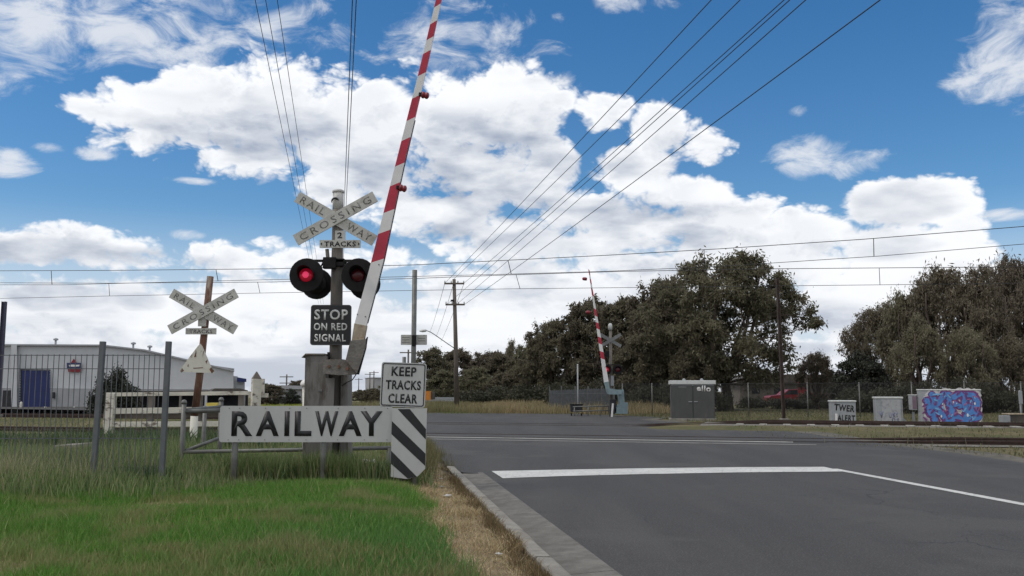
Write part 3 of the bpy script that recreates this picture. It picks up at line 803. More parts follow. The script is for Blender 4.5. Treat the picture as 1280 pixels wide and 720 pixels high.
# crossarm and lamps
ca = L(421, 327.5)
MB().bar((ca.x - .33, -.11, ca.z), (ca.x + .33, -.11, ca.z), .03, .04).build('crossarm', M_lamp, sg)
mb = MB(); mb.box((ca.x - .07, -.11, ca.z - .03), (.17, .09, .15), None, .012); mb.box((ca.x + .02, -.02, ca.z - .02), (.2, .22, .10), None, .01)
mb.tube([(ca.x - .16, -.10, ca.z - .02), (ca.x - .2, -.08, ca.z - .10), (ca.x - .17, -.06, ca.z - .17)], .012, n=6)
mb.tube([(ca.x + .13, -.10, ca.z - .02), (ca.x + .17, -.08, ca.z - .09), (ca.x + .15, -.06, ca.z - .15)], .012, n=6)
mb.build('lamp_bracket', M_lamp, sg)
for (px, py, lit) in ((384.0, 344.5, True), (448.6, 344.5, False)):
    x, z = LZ(px, py, DM - .2); lamp_unit(sg, x, z, -.22, -1, lit, r=.222)
for (px, py) in ((395.5, 354.5), (455.8, 354.5)):
    x, z = LZ(px, py, DM + .16); lamp_unit(sg, x, z, .17, 1, True, r=.208)
mb = MB()
for a, b in (((384, 344.5), (395.5, 354.5)), ((448.6, 344.5), (455.8, 354.5))):
    p, q = LZ(*a, DM - .1), LZ(*b, DM + .1)
    mb.cyl((p[0], -.07, p[1]), (q[0], .02, q[1]), .05, n=10)
mb.build('lamp_arm', M_lamp, sg)
# STOP plate
cst = LZ(413.7, 406.3, DM - .13)
ps = MB().prism(rrect(.525, .522, .035, cx=cst[0], cz=cst[1]), -.140, -.128).build('stop_plate', M_black, sg)
lettering('lettering', [('STOP', .432, .135, cst[0] + .002, cst[1] + .134), ('ON RED', .430, .096, cst[0] - .003, cst[1] - .022), ('SIGNAL', .405, .098, cst[0] - .004, cst[1] - .166)], -.1415, M_paleletter, ps, bold=.022)
bm = bmesh.new()
o_ = rrect(.512, .510, .032, cx=cst[0], cz=cst[1]); i_2 = rrect(.498, .496, .028, cx=cst[0], cz=cst[1])
A = [bm.verts.new((x, -.1415, z)) for x, z in o_]; B = [bm.verts.new((x, -.1415, z)) for x, z in i_2]
for i in range(len(A)): bm.faces.new((A[i], A[(i + 1) % len(A)], B[(i + 1) % len(A)], B[i]))
me = bpy.data.meshes.new('border'); bm.to_mesh(me); bm.free(); link_mesh('border', me, mat('faint_border', (.06, .06, .062), .5, .2, 4), ps)

# ------------------------------------------------------------------ the raised boom barrier
bgb = W(403, 560, DM); gb = gzf(bgb.x, DM)
BB = Vector((bgb.x, DM + .02, gb))
bg_ = thing('boom_barrier', 'raised red and white boom with its grey mechanism box beside the near signal mast', 'boom barrier', BB)
def BL(px, py, Y): p = W(px, py, Y) - BB; return (p.x, p.z)
hb = [BL(384.6, 505, DM), BL(386.3, 445.5, DM), BL(412, 445.5, DM), BL(417, 505, DM)]
zb = -.3
hs_ = MB().prism([(hb[0][0], zb), (hb[1][0], hb[1][1]), (hb[2][0], hb[2][1]), (hb[3][0], zb)], -.24, .28)
hs_ = hs_.build('mechanism_box', M_housing, bg_)
lid = BL(384, 444.5, DM); lid2 = BL(410, 444.5, DM)
MB().prism([(lid[0] - .02, lid[1] - .035), (lid[0] + .03, lid[1] + .018), (lid2[0], lid2[1] + .018), (lid2[0], lid[1] - .004), (lid[0] + .03, lid[1] - .004)], -.262, .30).build('lid', M_counter, hs_)
mb = MB(); p = BL(397, 475, DM - .24)
mb.box((p[0], -.246, p[1] - .09), (.20, .012, .62), None, .004)
mb.build('door', M_housing, hs_)
p = BL(400, 488, DM - .25); MB().box((p[0], -.256, p[1]), (.05, .012, .03), None, .003).build('latch', M_steel, hs_)
# shroud round the mast foot, a stepped pair of plates
q0, q1 = BL(411, 470, DM), BL(440, 470, DM)
mb = MB()
mb.prism([(q0[0] - .02, zb), (q0[0] - .02, q0[1] - .03), (q0[0] + .12, q0[1] - .03), (q0[0] + .10, zb)], -.262, -.245)
mb.prism([(BL(428, 470, DM)[0], zb), (BL(428, 470, DM)[0], q0[1] + .02), (BL(436, 470, DM)[0], q0[1] + .02), (BL(440, 470, DM)[0], zb)], -.12, .22)
mb.build('mast_shroud', M_housing, bg_)
# small lever and bolt on top
p = BL(410.3, 443, DM - .1); MB().cyl((p[0], -.1, p[1] - .1), (p[0], -.1, p[1] + .03), .018, n=8).build('pin', M_lamp, bg_)
# counterweight arm
arm = [BL(404, 451, DM - .3), BL(409, 449.3, DM - .3), BL(428, 449, DM - .3), BL(434, 450, DM - .3), BL(447, 466.6, DM - .3), BL(446, 468, DM - .3), BL(424, 469, DM - .3), BL(405, 467, DM - .3)]
cw = MB().prism(arm, -.36, -.25); cw = cw.build('counterweight_arm', M_counter, bg_)
for px, py in ((411, 458), (423, 458.5), (434, 461), (441.5, 458)):
    p = BL(px, py, DM - .36); MB().cyl((p[0], -.358, p[1]), (p[0], -.378, p[1]), .02, n=8).build('bolt', M_rust, cw)
# boom root
YB = DM - .34
root = [BL(432.6, 450.5, YB), BL(438.6, 426, YB), BL(458, 424, YB), BL(457.2, 434, YB), BL(452.5, 449.5, YB), BL(446.6, 466.8, YB)]
MB().prism(root, -.40, -.28).build('boom_root', M_counter, bg_)
MB().prism([BL(456.6, 424.5, YB), BL(459.2, 421, YB), BL(457, 436, YB), BL(448, 468.2, YB), BL(446.4, 468, YB), BL(452, 450, YB)], -.37, -.30).build('boom_root_edge', M_lamp, bg_)
pc = [BL(439.6, 428, YB), BL(443.3, 404.4, YB), BL(458.6, 407.3, YB), BL(455.0, 426.5, YB)]
MB().prism(pc, -.388, -.30).build('boom_bracket', M_brownpatch, bg_)
# blade of the boom, tapering; stripes are separate lengths
def bedge(y):                   # left and right edge in the photo at height y
    ts = [(-150, 579.5, 583.5), (0, 544.8, 551.6), (80, 526.0, 534.6), (207, 494.0, 504.6), (326, 464.5, 479.4), (405, 443.2, 458.5)]
    for (y0, l0, r0), (y1, l1, r1) in zip(ts, ts[1:]):
        if y <= y1 or y1 == 405:
            f = (y - y0) / (y1 - y0); return l0 + (l1 - l0) * f, r0 + (r1 - r0) * f
def bpt(y, side, skew=0): l, r = bedge(y); return BL(l if side == 0 else r, y, YB)
cuts = [405, 326, 290, 264, 230.5, 206, 174, 149, 121, 93, 65, 48, 28, 7, -14, -36, -58, -80, -104, -128, -148]
boom = None
for k, (ya, yb) in enumerate(zip(cuts, cuts[1:])):
    red = k % 2 == 1
    sk_a = 0 if k == 0 else 2.6 * (1 if ya > 0 else .6); sk_b = 2.6 if k + 2 < len(cuts) else 0
    w = .032 - .016 * min(1, (405 - ya) / 560)
    pts = [bpt(ya + sk_a * (1.0 if k else 0), 0), bpt(ya - sk_a + (2.5 if k == 0 else 0), 1), bpt(yb - sk_b, 1), bpt(yb + sk_b, 0)]
    MB().prism(pts, -.34 - w, -.34 + w).build('boom_stripe' if red else 'boom_section', M_boomred if red else M_boomwhite, bg_)
# strap along the blade and its lamps with their cable
for (px, py) in ((530, 118.3), (502, 234.6)):
    x, z = BL(px - 3, py, YB)
    lp = MB()
    lp.box((x - .01, -.36, z), (.05, .05, .05), None, .006)
    lp = lp.build('lamp_mount', M_lamp, bg_)
    MB().lathe([(0, .040), (.012, .046), (.03, .046), (.034, .036), (.055, .040), (.06, .046), (.08, .042), (.095, .02)], (x + .004, -.36, z), (.96, 0, -.22), n=14).build('boom_lamp', M_boomlamp, lp)
l0, l1 = BL(510.5, 207, YB), BL(533.5, 112, YB)
cbl = []
for y in np.linspace(150, 404, 14):
    x, z = bpt(y, 1); cbl.append((x + .008, -.34, z))
MB().tube(cbl, .006, n=5).build('lamp_cable', M_wire, bg_)
for (px, py) in ((475.8, 331), (459, 396), (449, 393), (447, 410), (453, 412), (444, 421)):
    x, z = BL(px - 2, py, YB); MB().cyl((x, -.36, z), (x, -.377, z), .009, n=8).build('bolt', M_steel, bg_)
x, z = BL(521.5, 92, YB); x2, z2 = BL(517.5, 100, YB)
# service cable under the arm
p = BL(444, 468, YB); q = BL(437, 478, DM); q3 = BL(430, 482, DM)
MB().tube([(p[0], -.3, p[1]), ((p[0] + q[0]) / 2 + .01, -.25, (p[1] + q[1]) / 2 - .02), (q[0], -.2, q[1]), (q3[0], -.15, q3[1])], .007, n=5).build('service_cable', M_wire, bg_)
# concrete footing
MB().box((.12, 0, -.02), (.85, .75, .2), None, .03).build('footing', M_gutter, bg_)

# ------------------------------------------------------------------ the leaning old crossbuck on the left
DL = 17.0
lb = W(239.5, 580, DL); gl = gzf(lb.x, DL)
LB = Vector((lb.x, DL, gl))
ob = thing('crossbuck_sign', 'old crossbuck on a rusty leaning post behind the grass, peeling white triangle below it', 'sign', LB)
def LL(px, py, Y=DL): p = W(px, py, Y) - LB; return p
a_, b_2 = LL(239, 590), LL(263, 345.5)
mid = LL(249.5, 470); lowr = LL(243, 520)
MB().tube([(a_.x, 0, -.3), (lowr.x, 0, lowr.z)], [.068, .067], n=12).build('post_foot', M_peel, ob)
MB().tube([(lowr.x, 0, lowr.z), (mid.x, 0, mid.z), (b_2.x, 0, b_2.z)], [.067, .066, .06], n=12).build('post', M_rust, ob)
c = LL(256.8, 390); crossbuck(ob, (c.x, c.z), 1.385, .185, R(29.5), -.14, M_fadedletter, .105)
pl = LL(253.5, 414.5)
tpz = MB().prism(rrect(.565, .115, .006, cx=pl.x, cz=pl.z), -.105, -.09).build('tracks_plate', M_blade, ob)
lettering('lettering', [('TRACKS', .42, .07, pl.x, pl.z)], -.107, M_fadedletter, tpz, bold=.02)
pn = LL(255.5, 403); MB().prism(rrect(.15, .16, .006, cx=pn.x - .01, cz=pn.z), -.10, -.085).build('number_plate', M_blade, ob)
tri = [LL(252.5, 430), LL(255, 433), LL(269.5, 466.5), LL(228, 465), LL(227.5, 462), LL(249.5, 433)]
MB().prism([(p.x, p.z) for p in tri], -.10, -.085).build('triangle_plate', M_peel, ob)
mb = MB()
for pts in ([(245, 447), (247.5, 438), (247.6, 446)], [(256, 440), (257.5, 438.5), (255.6, 447)], [(227.7, 464), (230, 460), (232.5, 463.5), (229, 466)], [(264, 462), (266, 459), (270, 464), (267, 467)], [(259, 452), (262, 449.5), (260.5, 455)], [(243.5, 460), (256, 459.2), (256, 460.2), (244.5, 461)], [(236.5, 458), (238, 455), (238, 459)]):
    mb.prism([(LL(x, y).x, LL(x, y).z) for x, y in pts], -.1025, -.1005)
mb.build('rust_flakes', M_rust, ob)

# ------------------------------------------------------------------ grey bar fence on the left
DF = 10.6
mbx = W(123, 620, DF); 
ff = thing('bar_fence', 'grey steel fence of thin upright bars in tall grass', 'fence', (W(123, 620, DF).x, DF, 0))
FX = W(123, 620, DF).x
def fx(px): return W(px, 480, DF).x - FX
ztop = W(165, 443.5, DF).z
for px, lean_ in ((123.5, .024), (207.5, .012), (-62, .03), (-240, .03)):
    x = fx(px); 
    MB().box((0, 0, .82), (.058, .058, 2.0), Matrix.Rotation(lean_, 3, 'Y'), .006).build('post', M_fencegrey, ff, (x, 0, 0))
for a, b in ((-238, -64), (-60, 121), (126, 205.5)):
    mb = MB(); xa, xb = fx(a), fx(b); n = max(3, int(round((xb - xa) / .063)))
    for i in range(1, n):
        x = xa + (xb - xa) * i / n + rng.uniform(-.004, .004)
        mb.box((x, 0, ztop / 2 + .03), (.0065, .0065, ztop - .05))
    for zz in (ztop - .005, ztop - .16, ztop - .95, .12): mb.box(((xa + xb) / 2, .006, zz), (xb - xa, .006, .009))
    mb.build('bar_panel', M_fencegrey, ff)

# ------------------------------------------------------------------ pipe handrail behind the RAILWAY board
DP = 12.6
P0 = W(229, 560, DP)
hr = thing('pipe_handrail', 'grey tubular handrail of the foot crossing behind the long white board', 'handrail', (P0.x, DP, 0))
def HP(px, py, Y=DP): p = W(px, py, Y); return (p.x - P0.x, Y - DP, p.z)
for px, top, Y in ((230, 505, DP), (276.5, 501.5, DP + 1.2), (256, 512, DP + 1.9), (381, 545, DP + .8), (402, 560, DP - .2), (487, 560, DP - .1)):
    p = HP(px, top, Y); mb = MB(); mb.cyl((p[0], p[1], -.2), (p[0], p[1], p[2]), .033, n=10)
    if top < 520: mb.lathe([(0, .036), (.02, .042), (.05, .03), (.06, .008)], p, (0, 0, 1), n=10)
    mb.build('post', M_steel, hr)
MB().tube([HP(230, 514.5), HP(277, 513, DP + .3)], .03, n=10).build('rail', M_steel, hr)
MB().tube([HP(230, 512.5, DP + .1), HP(277, 508.5, DP + 1.2)], .026, n=10).build('rail', M_steel, hr)
MB().tube([HP(229, 565), HP(350, 562.8), HP(488, 559.8, DP - .1)], .026, n=10).build('rail', M_steel, hr)
MB().tube([HP(232, 563.5), HP(277, 546.5, DP + .5)], .024, n=10).build('brace', M_steel, hr)

# ------------------------------------------------------------------ white timber fence and pointed posts
DT = 21.0
T0 = W(135, 560, DT)
tf_ = thing('timber_fence', 'peeling white timber fence of three rails beside the track', 'fence', (T0.x, DT, 0))
def TP(px, py, Y=DT): p = W(px, py, Y); return Vector((p.x - T0.x, Y - DT, p.z))
a = TP(133, 558); b = TP(139.5, 491)
MB().bar((a.x, 0, -.3), (b.x, 0, b.z), .20, .16, .01).build('post', M_peelwood, tf_)
for px, Y in ((190, DT + .15), (250, DT + .15), (302, DT + .1)):
    b = TP(px, 493, Y); MB().bar((b.x, b.y, -.3), (b.x, b.y, b.z), .12, .12, .01).build('post', M_pole, tf_)
for ya, yb, h in ((493.2, 491.3, .085), (514.0, 511.2, .125), (530.5, 529.5, .115)):
    a, b = TP(137, ya), TP(312, yb)
    MB().bar((a.x, -.02, a.z), (b.x, -.02, b.z), h, .06, .006).build('rail', M_peelwood, tf_)
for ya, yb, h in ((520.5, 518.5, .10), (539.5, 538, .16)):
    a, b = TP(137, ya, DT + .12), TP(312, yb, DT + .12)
    MB().bar((a.x, .12, a.z), (b.x, .12, b.z), h, .05, .006).build('board', M_crossarm, tf_)  # dark strips set behind and just below the lower white rails
# crossbar stub right of the pointed post
def pointed_post(px, ptop, half, Y, label):
    b0 = W(px, 540, Y); top = W(px, ptop, Y); sh_ = W(px, ptop + (505 - ptop) * .22, Y)
    t = thing('timber_post', label, 'post', (b0.x, Y, 0))
    w = half * 2 / F * Y
    mb = MB(); mb.box((0, 0, sh_.z / 2 - .1), (w, w, sh_.z + .2), Matrix.Rotation(R(28), 3, 'Z'), .012)
    mb.build('shaft', M_peelwood, t)
    bm = bmesh.new(); c = Matrix.Rotation(R(28), 3, 'Z')
    base = [bm.verts.new(c @ Vector((x * w / 2, y * w / 2, sh_.z))) for x, y in ((-1, -1), (1, -1), (1, 1), (-1, 1))]
    ridge = [bm.verts.new(c @ Vector((x * w * .05, y * w * .05, top.z))) for x, y in ((-1, -1), (1, -1), (1, 1), (-1, 1))]
    for i in range(4): bm.faces.new((base[i], base[(i + 1) % 4], ridge[(i + 1) % 4], ridge[i]))
    bm.faces.new(ridge)
    me = bpy.data.meshes.new('point'); bm.to_mesh(me); bm.free(); link_mesh('point', me, M_crossarm, t)
    return t
tpst = pointed_post(318.5, 464.5, 5.2, 21.6, 'thick white timber post with a pointed top left of the boom mechanism')
mb = MB(); p = W(329, 483, 22); 
mb.box((p.x - tpst.location.x, .3, p.z), (.10, .10, .36)); mb.bar((p.x - tpst.location.x - .3, .3, W(329, 494, 22).z), (p.x - tpst.location.x + .15, .3, W(329, 494, 22).z), .1, .06); mb.build('rail_stub', M_peelwood, tpst)
wp = W(381, 500, 24)
t = thing('white_post', 'short white cone-headed post just left of the grey mechanism box', 'post', (wp.x, 24, 0))
MB().tube([(.08, 0, -.2), (.0, 0, W(380, 482, 24).z)], [.10, .075], n=12).build('shaft', M_peel, t)
MB().lathe([(0, .12), (.05, .13), (.12, .10), (.17, .03)], (0, 0, W(380, 482.5, 24).z), (0, 0, 1), n=14).build('post_head', M_spraywhite, t)

# ------------------------------------------------------------------ trees
def quads_mesh(name, C, U, V, tint):
    """leaf-shaped quads: centres C, half-axes U and V"""
    n = len(C)
    co = np.empty((n, 4, 3), np.float32)
    co[:, 0] = C - V; co[:, 1] = C + U - V * .15; co[:, 2] = C + V; co[:, 3] = C - U - V * .15
    me = bpy.data.meshes.new(name)
    me.vertices.add(n * 4); me.vertices.foreach_set('co', co.ravel())
    me.loops.add(n * 4); me.loops.foreach_set('vertex_index', np.arange(n * 4, dtype=np.int32))
    me.polygons.add(n); me.polygons.foreach_set('loop_start', np.arange(0, n * 4, 4, dtype=np.int32))
    me.polygons.foreach_set('loop_total', np.full(n, 4, np.int32))
    me.update(calc_edges=True)
    at = me.attributes.new('tint', 'FLOAT', 'FACE'); at.data.foreach_set('value', tint.astype(np.float32))
    return me

def unit(v): return v / (np.linalg.norm(v, axis=-1, keepdims=True) + 1e-9)

def tree_meshes(seed, H, cw, base_f=.22, n_clump=70, leaves=220, lw=.10, ll=.26, cr=.11, lean=0, forks=5, trunk_r=None, droop=.6, top_pow=.55, flat=.8, gap=0):
    """trunk mesh and crown mesh of a tree of height H whose crown is cw wide; base at the origin"""
    g = np.random.default_rng(seed); pr = random.Random(seed)
    tr = trunk_r or H * .028
    cz0, cz1 = H * base_f, H * .97
    # centres of leaf clumps spread through an uneven crown
    lob = [(g.uniform(0, 6.28), g.uniform(.55, 1.0), g.uniform(-.1, .25)) for _ in range(7)]
    cl = []; tries = 0
    void = [np.array([g.uniform(-.38, .38) * cw, g.uniform(-.3, .3) * cw, H * g.uniform(base_f + .05, .75)]) for _ in range(int(gap * 16))]
    while len(cl) < n_clump and tries < 9000:
        tries += 1
        zf = g.uniform(0, 1); th = g.uniform(0, 6.283)
        prof = (1 - zf ** 2.2) ** top_pow * (.55 + .45 * min(1, zf * 3.2))
        rr = 1.0
        for a, s, ph in lob: rr += .11 * s * math.cos(th * 2 - a + zf * 3 * ph * 4)
        rad = cw / 2 * prof * rr * (g.uniform(.12, 1) ** .5)
        if g.random() < gap * (1.3 if zf < .42 else .35): continue
        p = np.array([rad * math.cos(th) + lean * zf * H, rad * math.sin(th) * .85, cz0 + (cz1 - cz0) * zf])
        if any(np.linalg.norm((p - q) * (1, .45, 1)) < cw * .10 for q in void): continue
        if all(np.linalg.norm((p - q) * (1, 1, 1.3)) > cw * cr * .78 for q in cl): cl.append(p)
    cl = np.array(cl)
    mb = MB()
    # trunk then limbs
    fork = np.array([pr.uniform(-.03, .03) * H, pr.uniform(-.03, .03) * H, H * base_f * pr.uniform(.75, 1.05)])
    mb.tube([(0, 0, -.3), (fork[0] * .3, fork[1] * .3, fork[2] * .5), tuple(fork)], [tr * 1.25, tr, tr * .85], n=9)
    limbs = []
    for k in range(forks):
        th = 6.283 * k / forks + pr.uniform(-.4, .4); sp = pr.uniform(.16, .36) * cw * (0.3 if k == 0 else 1)
        top = np.array([math.cos(th) * sp + lean * H * .7, math.sin(th) * sp * .85, H * pr.uniform(.62, .84)])
        pts = []
        for i in range(6):
            f = i / 5; bow = math.sin(f * math.pi) * .06 * H
            p = fork * (1 - f) + top * f + np.array([math.cos(th) * bow, math.sin(th) * bow, 0]) + np.array([pr.uniform(-.02, .02) * H, pr.uniform(-.02, .02) * H, 0]) * (0 < i < 5)
            pts.append(p)
        mb.tube([tuple(p) for p in pts], [tr * .62 * (1 - .75 * i / 5) for i in range(6)], n=7); limbs.append(np.array(pts))
    allp = np.concatenate(limbs)
    for c in cl:
        dd = np.linalg.norm((allp - c) * (1, 1, .8), axis=1) + 3 * np.maximum(0, allp[:, 2] - c[2] + .05 * H) * .3
        q = allp[dd.argmin()]
        m = (q + c) / 2 + np.array([pr.uniform(-.03, .03) * H, pr.uniform(-.03, .03) * H, pr.uniform(-.03, .02) * H])
        r = tr * .16
        mb.tube([tuple(q), tuple(m), tuple(c)], [r, r * .7, r * .25], n=5, caps=False)
    # leaves
    C = []; U = []; V = []; T = []
    for c in cl:
        n = int(leaves * g.uniform(.6, 1.35)); r = cw * cr * g.uniform(.8, 1.35)
        d = unit(g.normal(size=(n, 3))); rad = np.abs(g.normal(0, .62, n))
        p = d * rad[:, None] * r * np.array([1.05, 1.05, flat])
        p[:, 2] -= .12 * r * np.minimum(2, (np.hypot(p[:, 0], p[:, 1]) / r) ** 2)
        # finer sub-clumps
        k = g.integers(0, 9, n); sub = unit(g.normal(size=(9, 3))) * r * g.uniform(.4, 1.25, (9, 1)) * np.array([1, 1, flat])
        p = p * .60 + sub[k] * .62
        C.append(c + p)
        ax = unit(g.normal(size=(n, 3)) * .8 + np.array([0, 0, -droop]) + unit(p) * .5)
        sd = unit(np.cross(ax, g.normal(size=(n, 3))))
        s = g.uniform(.6, 1.3, n)[:, None]
        U.append(sd * lw * s); V.append(ax * ll * s)
        T.append(np.clip(g.normal(.45, .2, n) + g.normal(0, .16), 0, 1))
    me_l = quads_mesh('crown', np.concatenate(C), np.concatenate(U), np.concatenate(V), np.concatenate(T))
    bmesh.ops.recalc_face_normals(mb.bm, faces=mb.bm.faces)
    me_t = bpy.data.meshes.new('trunk'); mb.bm.to_mesh(me_t); mb.bm.free()
    return me_t, me_l

def bush_mesh(seed, w, h, leaves=2600, lw=.07, ll=.16):
    g = np.random.default_rng(seed)
    k = 16; cc = np.stack([g.uniform(-.36, .36, k) * w, g.uniform(-.36, .36, k) * w, g.uniform(.15, .72, k) * h], 1)
    cc[:, 2] *= 1 - .5 * (np.hypot(cc[:, 0], cc[:, 1]) / (.5 * w)) ** 2
    idx = g.integers(0, k, leaves); d = unit(g.normal(size=(leaves, 3))) * (g.uniform(.05, 1, leaves) ** .45)[:, None]
    p = cc[idx] + d * np.array([w * .2, w * .2, h * .26]) * g.uniform(.7, 1.25, (leaves, 1)); p[:, 2] = np.abs(p[:, 2])
    ax = unit(g.normal(size=(leaves, 3)) + d); sd = unit(np.cross(ax, g.normal(size=(leaves, 3)))); s = g.uniform(.6, 1.3, leaves)[:, None]
    return quads_mesh('foliage', p, sd * lw * s, ax * ll * s, np.clip(g.normal(.45, .2, leaves) + (idx % 5) * .06 - .12, 0, 1))

PROTO = {}
def proto(key, m, **kw):
    t, l = tree_meshes(**kw); t.materials.append(M_wood); l.materials.append(m); PROTO[key] = (t, l)
proto('broad', M_gum, seed=3, H=10, cw=11.6, base_f=.20, n_clump=165, leaves=400, forks=8, cr=.068, lw=.045, ll=.14, top_pow=.5, flat=.85, gap=.26)
proto('round', M_gum, seed=8, H=8, cw=8, base_f=.12, n_clump=120, leaves=340, forks=5, cr=.082, lw=.05, ll=.15)
proto('full', M_gum, seed=14, H=8, cw=7, base_f=.05, n_clump=120, leaves=340, forks=5, cr=.09, lw=.055, ll=.16)
proto('loose', M_brown, seed=21, H=9, cw=7, base_f=.12, n_clump=70, leaves=380, forks=9, cr=.092, lw=.034, ll=.15, droop=1.4, top_pow=.7, flat=1.35, gap=.6)
proto('upright', M_brown, seed=29, H=10, cw=5.5, base_f=.14, n_clump=64, leaves=360, forks=8, cr=.11, lw=.034, ll=.15, droop=1.4, top_pow=.75, flat=1.4, gap=.5)
proto('dome', M_darkleaf, seed=33, H=4.5, cw=5.2, base_f=.05, n_clump=90, leaves=300, forks=4, cr=.10, lw=.05, ll=.12, top_pow=.5)
PH = {'broad': (10, 11.6), 'round': (8, 8), 'full': (8, 7), 'loose': (9, 7), 'upright': (10, 5.5), 'dome': (4.5, 5.2)}
def tree(key, px, ptop, width, Y, label, group=None, rot=None, name='gum_tree', zb=None):
    """a tree at px, its top at ptop and its crown about width wide in the photo, at distance Y"""
    h0, w0 = PH[key]
    p = W(px, ptop, Y); z = gzf(p.x, Y) if zb is None else zb
    h = p.z - z; w = width / F * Y
    t = thing(name, label, 'tree', (p.x, Y, z - .05), rng.uniform(0, 6.28) if rot is None else rot, group)
    tm, lm = PROTO[key]
    a = link_mesh('trunk', tm, None, t); b = link_mesh('crown', lm, None, t)
    sc_ = (w / w0, w / w0, h / h0)
    t.scale = sc_
    return t
TG = 'gum trees behind the tracks'
tree('broad', 906, 316, 236, 62, 'biggest gum tree, broad domed crown on forked bare limbs, right of the grey cabinet', TG, .2)
tree('round', 832, 343, 140, 66, 'dense gum joined to the left side of the biggest broad gum', TG)
tree('full', 778, 372, 116, 70, 'dark gum standing behind the far raised boom', TG)
tree('full', 738, 372, 104, 74, 'gum with rounded top just left of the far raised boom', TG)
tree('round', 692, 396, 106, 76, 'dark gum stepping down left of the far boom, above the slatted fence end', TG)
tree('full', 628, 442, 70, 86, 'dark gum filling the wood between the power pole and the slim tufted gum', TG)
tree('round', 664, 426, 76, 82, 'dark gum left of the stepped one, over the slatted fence', TG)
tree('upright', 640, 426, 36, 100, 'slim gum whose small tuft stands above the wood right of the tall power pole', TG)
tree('full', 660, 440, 88, 84, 'low dark gum under the slim tufted one', TG)
tree('round', 612, 436, 84, 92, 'dark gum right of the tall power pole foot', TG)
tree('full', 572, 436, 80, 98, 'dark gum straight behind the tall power pole', TG)
tree('full', 540, 434, 56, 90, 'dark gum top showing right of the KEEP TRACKS CLEAR sign', TG)
tree('round', 508, 452, 60, 105, 'dark gum hidden behind the KEEP TRACKS CLEAR sign', TG)
tree('full', 596, 458, 66, 80, 'lower dark tree in front of the wood, right of the power pole', TG)
tree('round', 636, 464, 72, 78, 'lower dark tree at the right end of the pale dry grass', TG)
tree('full', 556, 462, 52, 82, 'lower dark tree left of the tall power pole foot', TG)
tree('round', 866, 420, 84, 60, 'low leafy gum right above the grey equipment cabinet', TG)
tree('full', 800, 420, 84, 62, 'low leafy gum between the far signal and the grey cabinet', TG)
tree('loose', 1020, 440, 62, 66, 'small pale brown gum right of the rusty mast', TG)
tree('dome', 1072, 441, 82, 58, 'dark dome-shaped shrub tree among brown gums', TG, name='domed_tree')
tree('loose', 1094, 384, 104, 66, 'loose brown gum rising behind the dark domed tree', TG)
tree('loose', 1128, 366, 96, 62, 'brown gum left of the big brown one, above the middle pale cabinet', TG)
tree('loose', 1176, 334, 136, 60, 'big brown gum straight above the blue graffiti cabinet', TG)
tree('upright', 1222, 334, 100, 58, 'brown gum right of the graffiti cabinet with drooping leaves', TG)
tree('loose', 1262, 322, 110, 64, 'tall open gum at the right edge, sky showing through its crown', TG)
tree('upright', 1300, 328, 110, 60, 'tall gum cut by the right edge of the picture', TG)
tree('upright', 1148, 395, 70, 56, 'slim low brown gum in front of the big brown one', TG)
tree('loose', 1208, 410, 90, 55, 'low drooping brown gum behind the graffiti cabinet', TG)
tree('loose', 1262, 420, 90, 56, 'low brown gum behind the small concrete block', TG)
# low growth below the trees
BM = [bush_mesh(50 + i, 4.5, 2.4, 5200, .05, .13) for i in range(3)]
for m_ in BM: m_.materials.append(M_shrub)
BD = bush_mesh(60, 3.2, 3.4, 9000, .05, .12); BD.materials.append(M_darkleaf)
def bush(me, px, ptop, width, Y, label, w0, h0, group='shrubs behind the wire fence', zb=None):
    p = W(px, ptop, Y); z = gzf(p.x, Y) if zb is None else zb
    o = link_mesh('shrub', me, None, None, (p.x, Y, z - .05), rng.uniform(0, 6.28)); tag(o, label, 'shrub', group)
    w = width / F * Y; o.scale = (w / w0, w / w0, (p.z - z) / h0); return o
for i, (px, pt_, wd, Y, lb_) in enumerate([
    (705, 470, 60, 58, 'dark shrub behind the left end of the slatted grey fence'), (748, 466, 66, 60, 'dark shrub behind the far handrail and slatted fence'),
    (800, 470, 60, 58, 'dark shrub just right of the far signal'), (846, 466, 60, 57, 'dark shrub straight behind the grey cabinet'),
    (890, 478, 44, 58, 'dark shrub at the right edge of the grey cabinet'), (945, 490, 46, 70, 'shrub left of the rusty mast, in front of the red car'),
    (1020, 486, 56, 72, 'greenish shrub right of the rusty mast'), (1070, 480, 60, 55, 'shrub behind the cabinet with black writing'),
    (1100, 470, 62, 54, 'brown shrub behind the middle pale cabinet'), (1145, 468, 60, 53, 'brown shrub left of the graffiti cabinet'),
    (1200, 464, 70, 53, 'brown shrub directly behind the graffiti cabinet'), (1246, 474, 60, 54, 'shrub right of the graffiti cabinet'), (1292, 472, 60, 52, 'shrub at the right edge behind the tracks'),
    (984, 494.5, 70, 68, 'low shrub hiding the lower half of the red car left of the rusty mast'), (1044, 496, 50, 68, 'low shrub in front of the dull red car'), (668, 474, 70, 68, 'dark shrub at the edge of the dry grass left of the slatted fence'), (622, 478, 70, 72, 'dark shrub behind the middle of the dry grass'), (580, 480, 66, 76, 'dark shrub right beside the power pole foot')]):
    bush(BM[i % 3], px, pt_, wd, Y, lb_, 4.5, 2.4)
bush(BD, 145, 450, 48, 60, 'dark round shrub in front of the pale warehouse wall', 3.2, 3.4, None)

